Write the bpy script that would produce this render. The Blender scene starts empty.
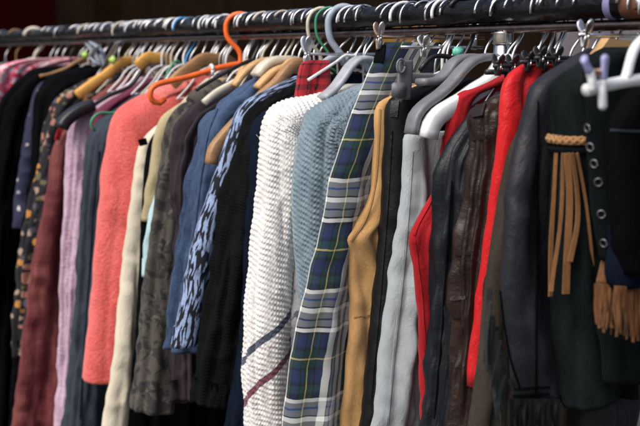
import bpy, bmesh, math, random
from mathutils import Vector, noise
R = math.radians
random.seed(7)
scene = bpy.context.scene
col = scene.collection

# ------------------------------------------------------------------ camera
F, CX, CY = 978.0, 320.0, 213.0          # photo is 640 x 426
YAW, PIT = R(33.4), R(9.23)
CAM = Vector((1.66, -1.11, 1.65))
FWD = Vector((-math.cos(YAW)*math.cos(PIT), math.sin(YAW)*math.cos(PIT), -math.sin(PIT)))
RIGHT = Vector((math.sin(YAW), math.cos(YAW), 0))
UP = RIGHT.cross(FWD)
cd = bpy.data.cameras.new('camera'); cam = bpy.data.objects.new('camera', cd); col.objects.link(cam)
cam.location = CAM
cam.rotation_euler = FWD.to_track_quat('-Z', 'Y').to_euler()
cd.sensor_width = 36; cd.lens = 36*F/640; cd.clip_end = 200; cd.clip_start = 0.05
cd.dof.use_dof = True; cd.dof.focus_distance = 1.62; cd.dof.aperture_fstop = 4.6
scene.camera = cam

def proj(P):
    d = Vector(P)-CAM; w = d.dot(FWD)
    return CX+F*d.dot(RIGHT)/w, CY-F*d.dot(UP)/w
def ray(px, py): return FWD+RIGHT*((px-CX)/F)-UP*((py-CY)/F)
def on_x(px, py, X):
    r = ray(px, py); return CAM+r*((X-CAM.x)/r.x)
def on_y(px, py, y):
    r = ray(px, py); return CAM+r*((y-CAM.y)/r.y)
ZR = 1.718                                # height of the rail's axis
def rail_x(px): return on_y(px, 36.7-.052*px, 0).x
def uz(px, py, X):                        # metres out from the rail toward the street, height
    p = on_x(px, py, X); return -p.y, p.z
def xratio(X, u, z):
    p0 = proj((X, -u, z))[0]
    return abs((proj((X+.01, -u, z))[0]-p0)/(proj((X, -u-.01, z))[0]-p0))

# ------------------------------------------------------------------ node helpers
class G:
    def __init__(s, name):
        s.m = bpy.data.materials.new(name); s.m.use_nodes = True
        s.nt = s.m.node_tree; s.b = s.nt.nodes['Principled BSDF']
        s._uv = s._ob = None
    def n(s, t, **kw):
        x = s.nt.nodes.new(t)
        for k, v in kw.items(): setattr(x, k, v)
        return x
    def put(s, sock, v):
        if isinstance(v, bpy.types.NodeSocket): s.nt.links.new(v, sock)
        else:
            if isinstance(v, tuple) and len(v) == 3 and sock.type == 'RGBA': v = v+(1,)
            sock.default_value = v
    def uv(s):
        if not s._uv: s._uv = s.n('ShaderNodeUVMap').outputs[0]
        return s._uv
    def ob(s):
        if not s._ob: s._ob = s.n('ShaderNodeTexCoord').outputs['Object']
        return s._ob
    def sep(s, v):
        x = s.n('ShaderNodeSeparateXYZ'); s.put(x.inputs[0], v); return x.outputs[0], x.outputs[1], x.outputs[2]
    def sc(s, v, sx, sy=None, sz=None):
        x = s.n('ShaderNodeMapping'); s.put(x.inputs[0], v)
        x.inputs['Scale'].default_value = (sx, sx if sy is None else sy, sx if sz is None else sz); return x.outputs[0]
    def ma(s, op, a, b=0.0, c=0.0):
        x = s.n('ShaderNodeMath', operation=op); s.put(x.inputs[0], a); s.put(x.inputs[1], b); s.put(x.inputs[2], c); return x.outputs[0]
    def noise(s, v, scale, det=3, rough=.55, dist=0.0):
        x = s.n('ShaderNodeTexNoise'); s.put(x.inputs['Vector'], v)
        x.inputs['Scale'].default_value = scale; x.inputs['Detail'].default_value = det
        x.inputs['Roughness'].default_value = rough; x.inputs['Distortion'].default_value = dist; return x.outputs[0]
    def vor(s, v, scale, feat='F1', out='Distance', rnd=1.0):
        x = s.n('ShaderNodeTexVoronoi', feature=feat); s.put(x.inputs['Vector'], v); x.inputs['Scale'].default_value = scale
        x.inputs['Randomness'].default_value = rnd
        return x.outputs[out]
    def ramp(s, f, stops, interp='LINEAR'):
        x = s.n('ShaderNodeValToRGB'); s.put(x.inputs[0], f); r = x.color_ramp; r.interpolation = interp
        while len(r.elements) < len(stops): r.elements.new(.5)
        for e, (p, c) in zip(r.elements, stops):
            e.position = p; e.color = (c if isinstance(c, tuple) else (c, c, c))+(1,)
        return x.outputs[0]
    def mix(s, f, a, b, mode='MIX'):
        x = s.n('ShaderNodeMix', data_type='RGBA', blend_type=mode)
        s.put(x.inputs['Factor'], f); s.put(x.inputs['A'], a); s.put(x.inputs['B'], b); return x.outputs['Result']
    def bump(s, h, strength=.5, dist=.002, normal=None):
        x = s.n('ShaderNodeBump'); x.inputs['Strength'].default_value = strength; x.inputs['Distance'].default_value = dist
        s.put(x.inputs['Height'], h)
        if normal is not None: s.put(x.inputs['Normal'], normal)
        return x.outputs[0]
    def out(s, colr=None, rough=None, normal=None, sheen=0, metal=0, spec=None, coat=0, sheen_tint=None):
        b = s.b
        if colr is not None: s.put(b.inputs['Base Color'], colr)
        if rough is not None: s.put(b.inputs['Roughness'], rough)
        if normal is not None: s.put(b.inputs['Normal'], normal)
        b.inputs['Metallic'].default_value = metal
        b.inputs['Sheen Weight'].default_value = sheen; b.inputs['Sheen Roughness'].default_value = .5
        if sheen_tint: b.inputs['Sheen Tint'].default_value = sheen_tint+(1,)
        if spec is not None: b.inputs['Specular IOR Level'].default_value = spec
        b.inputs['Coat Weight'].default_value = coat; b.inputs['Coat Roughness'].default_value = .25
        return s.m
def sh(c, k): return tuple(min(1, x*k) for x in c)

def cloth(name, c, var=.32, weave=420, streak=False, rough=.85, bump=.5, sheen=.06, c2=None):
    g = G(name); uv = g.uv()
    big = g.noise(g.sc(uv, 1, .35), 9, 4)
    fine = g.noise(g.sc(uv, 1, .12 if streak else 1), weave, 3, .7)
    x, y, z = g.sep(uv)
    wv = g.ma('MULTIPLY', g.ma('SINE', g.ma('MULTIPLY', x, 2400.)), g.ma('SINE', g.ma('MULTIPLY', y, 2400.)))
    slub = g.noise(g.sc(uv, 1, .06), weave*1.3, 2, .6); slub2 = g.noise(g.sc(uv, .06, 1), weave*1.3, 2, .6)
    f2 = g.ma('ADD', g.ma('MULTIPLY', fine, .4), g.ma('ADD', g.ma('MULTIPLY', slub, .35), g.ma('MULTIPLY', slub2, .25)))
    t = g.ma('ADD', g.ma('MULTIPLY', big, .38), g.ma('MULTIPLY', f2, .62))
    cc = g.ramp(t, [(.38, sh(c, 1-var)), (.62, c2 or sh(c, 1+var))])
    lint = g.ma('GREATER_THAN', g.noise(uv, 330, 1), .735)
    cc = g.mix(g.ma('MULTIPLY', lint, .35), cc, tuple(min(1, x*1.6+.03) for x in c))
    h = g.ma('ADD', f2, g.ma('MULTIPLY', wv, .25))
    cr = g.noise(g.sc(uv, 1, .55), 26, 5, .6, .5); cr = g.ma('ABSOLUTE', g.ma('SUBTRACT', cr, .5))
    return g.out(cc, rough, g.bump(h, bump, .0014, g.bump(cr, .55, .012)), sheen=sheen if max(c) > .05 else 0, spec=.2 if max(c) > .05 else .03)
def wool(name, c, c2, scale=260, bump=.9):
    g = G(name); uv = g.uv()
    f = g.noise(uv, scale, 4, .75); v = g.vor(uv, scale*.9); b = g.noise(uv, 14, 3)
    t = g.ma('ADD', g.ma('MULTIPLY', f, .7), g.ma('MULTIPLY', b, .3))
    cc = g.ramp(t, [(.33, c), (.66, c2)])
    h = g.ma('SUBTRACT', f, g.ma('MULTIPLY', v, .6))
    return g.out(cc, .95, g.bump(h, bump, .003), sheen=.25, spec=.1)
def leather(name, c, rough=.4, grain=420, wr=.6, spec=.5, hi=1.6):
    g = G(name); uv = g.uv()
    v = g.vor(uv, grain, 'DISTANCE_TO_EDGE'); w = g.noise(g.sc(uv, 1, .7), 20, 7, .6, .35); b = g.noise(uv, 9, 4)
    cc = g.ramp(g.ma('ADD', g.ma('MULTIPLY', w, .5), g.ma('MULTIPLY', b, .5)), [(.3, sh(c, .6)), (.72, sh(c, hi))])
    rr = g.ma('ADD', g.ma('MULTIPLY', w, .3), rough-.15)
    return g.out(cc, rr, g.bump(v, .25, .0008, g.bump(w, wr, .008)), spec=spec)
def suede(name, c, c2, hair=300):
    g = G(name); uv = g.uv()
    f = g.noise(g.sc(uv, 1, .5), hair, 5, .75); b = g.noise(g.sc(uv, 1, .5), 16, 5, .65)
    cc = g.ramp(g.ma('ADD', g.ma('MULTIPLY', f, .35), g.ma('MULTIPLY', b, .65)), [(.33, c), (.68, c2)])
    return g.out(cc, .95, g.bump(f, .6, .0015, g.bump(b, .3, .006)), sheen=.12 if max(c) > .03 else .01, spec=.08 if max(c) > .03 else .03)
def plastic(name, c, rough=.35, spec=.5):
    g = G(name); f = g.noise(g.ob(), 55, 4); b = g.noise(g.ob(), 300, 3)
    cc = g.ramp(f, [(.3, sh(c, .82)), (.7, sh(c, 1.08))])
    return g.out(cc, g.ma('ADD', g.ma('MULTIPLY', f, .25), rough-.1), g.bump(b, .12, .0008), spec=spec)
def metal(name, c=(.80, .80, .82), rough=.30):
    g = G(name); f = g.noise(g.ob(), 70, 5, .7)
    return g.out(g.ramp(f, [(.3, sh(c, .6)), (.7, c)]), g.ma('ADD', g.ma('MULTIPLY', f, .3), rough-.1), metal=1)
def wood(name, c):
    g = G(name); v = g.sc(g.ob(), 1, .12, 1); f = g.noise(v, 260, 4, .6, .6); b = g.noise(g.ob(), 25, 3)
    t = g.ma('ADD', g.ma('MULTIPLY', f, .6), g.ma('MULTIPLY', b, .4))
    return g.out(g.ramp(t, [(.32, sh(c, .62)), (.68, sh(c, 1.15))]), .45, g.bump(f, .2, .0008), spec=.4)
def knit_mat(name, c, c2, rows, sts, slant=0., stripes=None, fleck=None):
    g = G(name); uv = g.uv(); x, y, z = g.sep(uv)
    f = g.noise(uv, 420, 3, .7); b = g.noise(uv, 18, 3)
    cc = g.ramp(g.ma('ADD', g.ma('MULTIPLY', f, .5), g.ma('MULTIPLY', b, .5)), [(.32, c), (.66, c2)])
    if fleck:
        cc = g.mix(g.ma('MULTIPLY', g.ma('GREATER_THAN', g.noise(uv, 170, 2), .57), g.ma('MULTIPLY', fleck[0], g.ma('MULTIPLY', g.ma('LESS_THAN', y, fleck[1]), g.ma('GREATER_THAN', y, fleck[2])))), cc,
                   g.ramp(g.noise(uv, 60, 1), [(.4, (.25, .32, .45)), (.5, (.5, .42, .3)), (.62, (.45, .25, .3))]))
    if stripes:
        # yarn stripes wander a little, as knitted rows do
        yy = g.ma('ADD', y, g.ma('MULTIPLY', g.ma('SUBTRACT', g.noise(g.sc(uv, 1, .2), 22, 2), .5), .012))
        yy = g.ma('ADD', yy, g.ma('MULTIPLY', x, slant))
        for y0, y1, sc_ in stripes:
            m = g.ma('MULTIPLY', g.ma('GREATER_THAN', yy, y0), g.ma('LESS_THAN', yy, y1))
            cc = g.mix(g.ma('MULTIPLY', m, .92), cc, sc_)
    ph = g.ma('MULTIPLY', x, sts*math.pi)
    zig = g.ma('ABSOLUTE', g.ma('SINE', ph))
    h = g.ma('ADD', g.ma('MULTIPLY', g.ma('SINE', g.ma('ADD', g.ma('MULTIPLY', y, rows*2*math.pi), g.ma('MULTIPLY', zig, 2.4))), .6), g.ma('MULTIPLY', zig, .6))
    h = g.ma('ADD', h, g.ma('MULTIPLY', f, .5))
    return g.out(cc, .95, g.bump(h, .40, .0022), sheen=.25 if max(c) > .05 else 0, spec=.1)
def tartan_mat(name):
    g = G(name); uv = g.uv(); x, y, z = g.sep(uv)
    nav, grn, blk, wht, yel, blu, gry = (.010, .020, .070), (.010, .040, .036), (.006, .007, .011), (.78, .78, .74), (.55, .45, .16), (.03, .07, .24), (.17, .18, .185)
    lgt = (.20, .21, .215)
    sx_ = [(0, grn), (.05, blk), (.08, nav), (.20, blk), (.23, grn), (.30, yel), (.318, grn), (.40, blk), (.43, nav), (.52, wht), (.635, blk), (.65, lgt), (.70, blu), (.72, wht), (.82, blk), (.835, lgt), (.885, wht), (.97, blk)]
    st = [(0, grn), (.06, blk), (.09, nav), (.20, blk), (.23, grn), (.295, yel), (.312, grn), (.38, blk), (.41, nav), (.52, blk), (.55, wht), (.585, blk), (.60, lgt), (.66, nav), (.675, lgt), (.73, wht), (.77, blk), (.785, lgt), (.84, blu), (.86, lgt), (.91, wht), (.945, blk)]
    nz = g.ma('MULTIPLY', g.ma('SUBTRACT', g.noise(uv, 30, 2), .5), .006)
    fr = lambda v, p, o: g.ma('FRACT', g.ma('ADD', g.ma('DIVIDE', g.ma('ADD', v, nz), p), o))
    # sRGB ramps allow 32 stops, constant bands = woven yarn stripes
    cu = g.ramp(fr(x, .108, .0), sx_, 'CONSTANT'); cv = g.ramp(fr(y, .19, .28), st, 'CONSTANT')
    tw = g.ma('ADD', .5, g.ma('MULTIPLY', g.ma('SINE', g.ma('MULTIPLY', g.ma('ADD', x, y), 2600.)), .3))
    cc = g.mix(tw, cu, cv)
    f = g.noise(uv, 600, 2, .7); b = g.noise(uv, 20, 3)
    cc = g.mix(g.ma('MULTIPLY', b, .12), cc, (.16, .16, .17))
    return g.out(cc, .92, g.bump(g.ma('ADD', f, g.ma('MULTIPLY', tw, .4)), .5, .001), sheen=.12, spec=.12)
def print_mat(name, ground, cols, scale, thr, stretch=(1, 1), dist=1.5, soft=.02, rough=.8):
    """blotched print: one or more dyed layers of distorted noise over the ground colour"""
    g = G(name); uv = g.uv(); cc = g.ramp(g.noise(uv, 300, 3), [(.3, sh(ground, .75)), (.7, sh(ground, 1.2))])
    for i, (c, t) in enumerate(zip(cols, thr)):
        m = g.n('ShaderNodeMapping'); g.put(m.inputs[0], uv); m.inputs['Location'].default_value = (i*3.1, i*1.7, 0)
        m.inputs['Scale'].default_value = (stretch[0], stretch[1], 1); m.inputs['Rotation'].default_value = (0, 0, R(12))
        f = g.noise(m.outputs[0], scale*(1+.25*i), 2.5, .5, dist)
        k = g.ramp(f, [(max(0, t-soft), 0.), (t+soft, 1.)])
        cc = g.mix(k, cc, c)
    return g.out(cc, rough, g.bump(g.noise(uv, 420, 3), .4, .001, g.bump(g.noise(g.sc(uv, 1, .4), 40, 3), .25, .005)), sheen=.08, spec=.2)
def floral_mat(name, ground, petals, scale, size=.34, thin=.3):
    g = G(name); uv = g.uv()
    wob = g.n('ShaderNodeMix', data_type='VECTOR')
    nz = g.n('ShaderNodeTexNoise'); g.put(nz.inputs['Vector'], uv); nz.inputs['Scale'].default_value = 60
    wob.inputs['Factor'].default_value = .012
    g.put(wob.inputs[4], uv); g.put(wob.inputs[5], nz.outputs['Color'])
    v = wob.outputs[1]
    d = g.vor(v, scale); rc = g.vor(v, scale, out='Color'); r1, r2, r3 = g.sep(rc)
    st = [(i/len(petals), p) for i, p in enumerate(petals)]
    pc = g.ramp(r1, st, 'CONSTANT')
    k = g.ramp(d, [(size-.05, 1.), (size+.03, 0.)])
    k = g.ma('MULTIPLY', k, g.ma('GREATER_THAN', r2, thin))
    cc = g.mix(k, ground, pc)
    core = g.ma('MULTIPLY', g.ramp(d, [(.08, 1.), (.14, 0.)]), g.ma('GREATER_THAN', r3, .4))
    cc = g.mix(core, cc, (.35, .16, .04))
    return g.out(cc, .75, g.bump(g.noise(uv, 350, 3), .4, .001, g.bump(g.noise(g.sc(uv, 1, .3), 30, 3), .3, .006)), sheen=.05, spec=.25)

M = {}
M['steel'] = metal('steel_wire'); M['dull_steel'] = metal('dull_steel', (.26, .26, .28), .45); M['chrome'] = metal('chrome', (.8, .8, .82), .14); M['reflect_steel'] = metal('lower_tube_steel', (.20, .15, .14), .22)  # lower tube: dark, reddish reflections put into the steel's base colour
M['cream_pl'] = plastic('cream_plastic', (.62, .57, .46)); M['white_pl'] = plastic('white_plastic', (.78, .79, .80)); M['black_pl'] = plastic('black_plastic', (.012, .012, .014), .4)
M['grey_pl'] = plastic('grey_plastic', (.16, .16, .175), .42); M['blue_pl'] = plastic('grey_blue_plastic', (.36, .42, .50)); M['orange_pl'] = plastic('orange_plastic', (.95, .16, .025), .35)
M['green_pl'] = plastic('green_plastic', (.05, .27, .14)); M['mint_pl'] = plastic('mint_plastic', (.14, .55, .42)); M['lav_pl'] = plastic('lavender_plastic', (.36, .36, .62)); M['lgrey_pl'] = plastic('light_grey_plastic', (.36, .38, .42), .35)
M['cyan_pl'] = plastic('blue_plastic', (.03, .28, .6)); M['lime_pl'] = plastic('lime_plastic', (.42, .62, .12))
M['wood'] = wood('pale_wood', (.62, .38, .17)); M['ywood'] = wood('yellow_wood', (.68, .36, .08)); M['bwood'] = wood('brown_wood', (.36, .20, .09)); M['copper'] = metal('copper_clip', (.55, .36, .26), .3)
M['black'] = cloth('black_cloth', (.0030, .0032, .0042), .4); M['navy'] = cloth('navy_cloth', (.0055, .009, .019), .4); M['slate'] = cloth('slate_navy_cloth', (.030, .040, .058), .3, streak=True)
M['maroon'] = cloth('maroon_sheer_cloth', (.115, .004, .018), .35, 130, True, .6, c2=(.20, .060, .050)); M['red'] = cloth('red_cloth', (.33, .008, .013), .34, rough=.8)
M['satin'] = cloth('red_satin', (.50, .012, .015), .22, rough=.40, bump=.2); M['plum'] = cloth('plum_cloth', (.12, .022, .045)); M['plumbrown'] = cloth('plum_brown_cloth', (.038, .030, .036), .3, 240, True)
M['lilac'] = wool('lilac_knit', (.36, .22, .32), (.62, .46, .56), 150); M['coral'] = wool('coral_boucle', (.55, .058, .054), (.82, .190, .165), 170); M['coral_d'] = wool('coral_lining', (.64, .13, .12), (.86, .27, .24), 170)
M['cream'] = cloth('cream_linen', (.62, .56, .44), .15); M['olive'] = cloth('khaki_cloth', (.40, .34, .20), .2); M['paleblue'] = cloth('pale_blue_cloth', (.40, .58, .62), .15)
M['denim'] = cloth('blue_denim', (.011, .025, .068), .35, 380, True, .9, c2=(.066, .108, .20)); M['lightgrey'] = cloth('light_grey_cotton', (.33, .365, .385), .14, rough=.85)
M['camo'] = print_mat('grey_camouflage', (.074, .067, .057), [(.034, .031, .030), (.094, .086, .072), (.027, .025, .026)], 26, [.53, .62, .60], (1, .9), 1.2)
M['leopard'] = print_mat('animal_print', (.25, .33, .51), [(.008, .009, .016)], 140, [.49], (1.15, .21), .35, .02)
M['greyprint'] = print_mat('grey_print_jersey', (.34, .34, .36), [(.10, .10, .13), (.42, .30, .30)], 70, [.57, .64], (1, .5), .8)
M['white_knit'] = knit_mat('white_knit', (.60, .59, .565), (.80, .79, .765), 96, 178, -1.0, [(-.652, -.636, (.015, .03, .07)), (-.735, -.719, (.12, .01, .04))], (.6, -.61, -.80))
M['blue_knit'] = knit_mat('blue_knit', (.105, .155, .195), (.22, .29, .34), 96, 143)
M['black_knit'] = knit_mat('black_knit', (.0018, .002, .0024), (.0048, .0054, .006), 150, 150)
M['tartan'] = tartan_mat('tartan')
M['floral_dark'] = floral_mat('dark_floral', (.008, .008, .011), [(.30, .22, .16), (.45, .20, .04), (.30, .13, .10), (.06, .06, .08), (.12, .10, .05)], 46, .50)
M['floral_navy'] = floral_mat('navy_floral', (.016, .018, .05), [(.50, .48, .45), (.35, .33, .36)], 38, .26)
M['floral_pink'] = floral_mat('pink_floral', (.75, .42, .47), [(.70, .03, .08), (.8, .65, .65), (.75, .10, .2), (.78, .6, .62)], 75, .62, .1)
M['camel'] = suede('camel_suede', (.36, .20, .075), (.66, .39, .17)); M['brownsuede'] = suede('brown_suede', (.065, .026, .010), (.23, .10, .040)); M['taupe'] = suede('taupe_suede', (.022, .017, .014), (.068, .055, .044))
M['blacksuede'] = suede('black_suede', (.0022, .0034, .0038), (.0085, .012, .0125), 200); M['sleevesuede'] = suede('green_black_suede_lit', (.0028, .0042, .0046), (.0125, .0170, .0180), 170); M['greensuede'] = suede('grey_green_suede', (.014, .017, .017), (.045, .050, .047))  # sleeve suede: paler copy of the black suede, light on it put into colour
M['bleather'] = leather('black_leather', (.0050, .0053, .0065), .44, spec=.25); M['gleather'] = leather('charcoal_leather', (.0135, .0137, .0180), .46, 380, .75, .25, 1.8)
M['wleather'] = leather('brown_leather', (.012, .0055, .0042), .40, 300, .9, .36, 2.4); M['nleather'] = leather('blue_black_leather', (.0058, .0072, .0105), .45, 420, .7, .26)
M['redplaid'] = tartan_mat('red_plaid')
for nd in M['redplaid'].node_tree.nodes:
    if nd.type == 'VALTORGB' and len(nd.color_ramp.elements) > 10:
        for e in nd.color_ramp.elements:
            c = e.color; l = (c[0]+c[1]+c[2])/3; e.color = (.012, .008, .01, 1) if l < .012 else (.45, .02, .03, 1)

# ------------------------------------------------------------------ object helpers
def mesh_obj(name, V, Fc, mat, parent=None, uvs=None, smooth=True):
    me = bpy.data.meshes.new(name); o = bpy.data.objects.new(name, me); col.objects.link(o)
    org = Vector((0, 0, 0))
    if parent: org = parent_world(parent)
    me.from_pydata([Vector(v)-org for v in V], [], Fc)
    if uvs:
        l = me.uv_layers.new(name='UVMap')
        for lp in me.loops: l.data[lp.index].uv = uvs[lp.vertex_index]
    me.materials.append(mat)
    if smooth: me.polygons.foreach_set('use_smooth', [True]*len(me.polygons))
    if parent: o.parent = parent
    me.update(); return o
def parent_world(o):
    p = Vector(o.location)
    while o.parent: o = o.parent; p = p+Vector(o.location)
    return p
def tag(o, label, cat, group=None, kind=None):
    if label: o['label'] = label
    if cat: o['category'] = cat
    if group: o['group'] = group
    if kind: o['kind'] = kind
    return o
def thing(name, label, cat, loc, group=None):
    o = bpy.data.objects.new(name, None); col.objects.link(o); o.location = loc; o.empty_display_size = .05
    return tag(o, label, cat, group)
def lerp(a, b, t): return a+(b-a)*t
def smooth_path(pts, step=.01, closed=False):
    """Catmull-Rom through pts (Vectors), resampled at roughly `step`"""
    pts = [Vector(p) for p in pts]; n = len(pts); outp = []
    for i in range(n-1):
        p0 = pts[i-1] if i else pts[0]*2-pts[1]; p1, p2 = pts[i], pts[i+1]; p3 = pts[i+2] if i+2 < n else pts[-1]*2-pts[-2]
        d1, d0, d2 = max((p2-p1).length, 1e-6)**.5, max((p1-p0).length, 1e-6)**.5, max((p3-p2).length, 1e-6)**.5
        t0, t1 = 0, d0; t2 = t1+d1; t3 = t2+d2
        k = max(1, int((p2-p1).length/step))
        for j in range(k):
            t = t1+(t2-t1)*j/k
            A1 = p0*((t1-t)/(t1-t0))+p1*((t-t0)/(t1-t0)); A2 = p1*((t2-t)/(t2-t1))+p2*((t-t1)/(t2-t1)); A3 = p2*((t3-t)/(t3-t2))+p3*((t-t2)/(t3-t2))
            B1 = A1*((t2-t)/(t2-t0))+A2*((t-t0)/(t2-t0)); B2 = A2*((t3-t)/(t3-t1))+A3*((t-t1)/(t3-t1))
            outp.append(B1*((t2-t)/(t2-t1))+B2*((t-t1)/(t2-t1)))
    outp.append(pts[-1]); return outp
def tube_data(path, r, n=8, flat=None, r1=None):
    """round (or flattened) tube along 3-D points; flat = (axis Vector, half width, half thickness)"""
    V, Fc, U = [], [], []; L = 0
    N = len(path); up = Vector((1, 0, 0))
    for i, p in enumerate(path):
        t = (path[min(i+1, N-1)]-path[max(i-1, 0)]).normalized()
        if flat:
            w = flat[0]; a = (w-t*w.dot(t)).normalized(); b = t.cross(a)
        else:
            a = (up-t*up.dot(t))
            if a.length < .05: a = Vector((0, 1, 0))-t*t.y
            a.normalize(); b = t.cross(a)
        if i: L += (p-path[i-1]).length
        rr = r if r1 is None else lerp(r, r1, i/(N-1))
        for j in range(n):
            th = 2*math.pi*j/n; c, s_ = math.cos(th), math.sin(th)
            if flat:
                c = math.copysign(abs(c)**.6, c); s_ = math.copysign(abs(s_)**.6, s_)
                V.append(p+a*c*flat[1]+b*s_*flat[2])
            else: V.append(p+a*c*rr+b*s_*rr)
            U.append((j/n*2*math.pi*.01, L))
    for i in range(N-1):
        for j in range(n):
            k = (j+1) % n; Fc.append((i*n+j, i*n+k, i*n+n+k, i*n+n+j))
    Fc.append(tuple(range(n-1, -1, -1))); Fc.append(tuple(range((N-1)*n, N*n)))
    return V, Fc, U
def tube(name, path, r, mat, parent, n=8, flat=None, r1=None):
    V, Fc, U = tube_data(path, r, n, flat, r1); return mesh_obj(name, V, Fc, mat, parent, U)
def join_data(ds):
    V, Fc, U = [], [], []
    for v, f, u in ds:
        k = len(V); V += v; U += u; Fc += [tuple(i+k for i in q) for q in f]
    return V, Fc, U
def box_data(c, hx, hy, hz, bev=.002, rot=0.):
    """bevelled box"""
    bm = bmesh.new(); bmesh.ops.create_cube(bm, size=2)
    for v in bm.verts:
        x, y, z = v.co.x*hx, v.co.y*hy, v.co.z*hz
        v.co = (x, y*math.cos(rot)-z*math.sin(rot), y*math.sin(rot)+z*math.cos(rot))
    bmesh.ops.bevel(bm, geom=bm.edges[:], offset=bev, segments=2, affect='EDGES')
    bm.verts.index_update()
    V = [v.co+Vector(c) for v in bm.verts]; Fc = [tuple(v.index for v in f.verts) for f in bm.faces]; bm.free()
    return V, Fc, [(v.y+v.x, v.z) for v in V]
def fbm(x, y, z): return noise.noise(Vector((x, y, z)))

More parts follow.
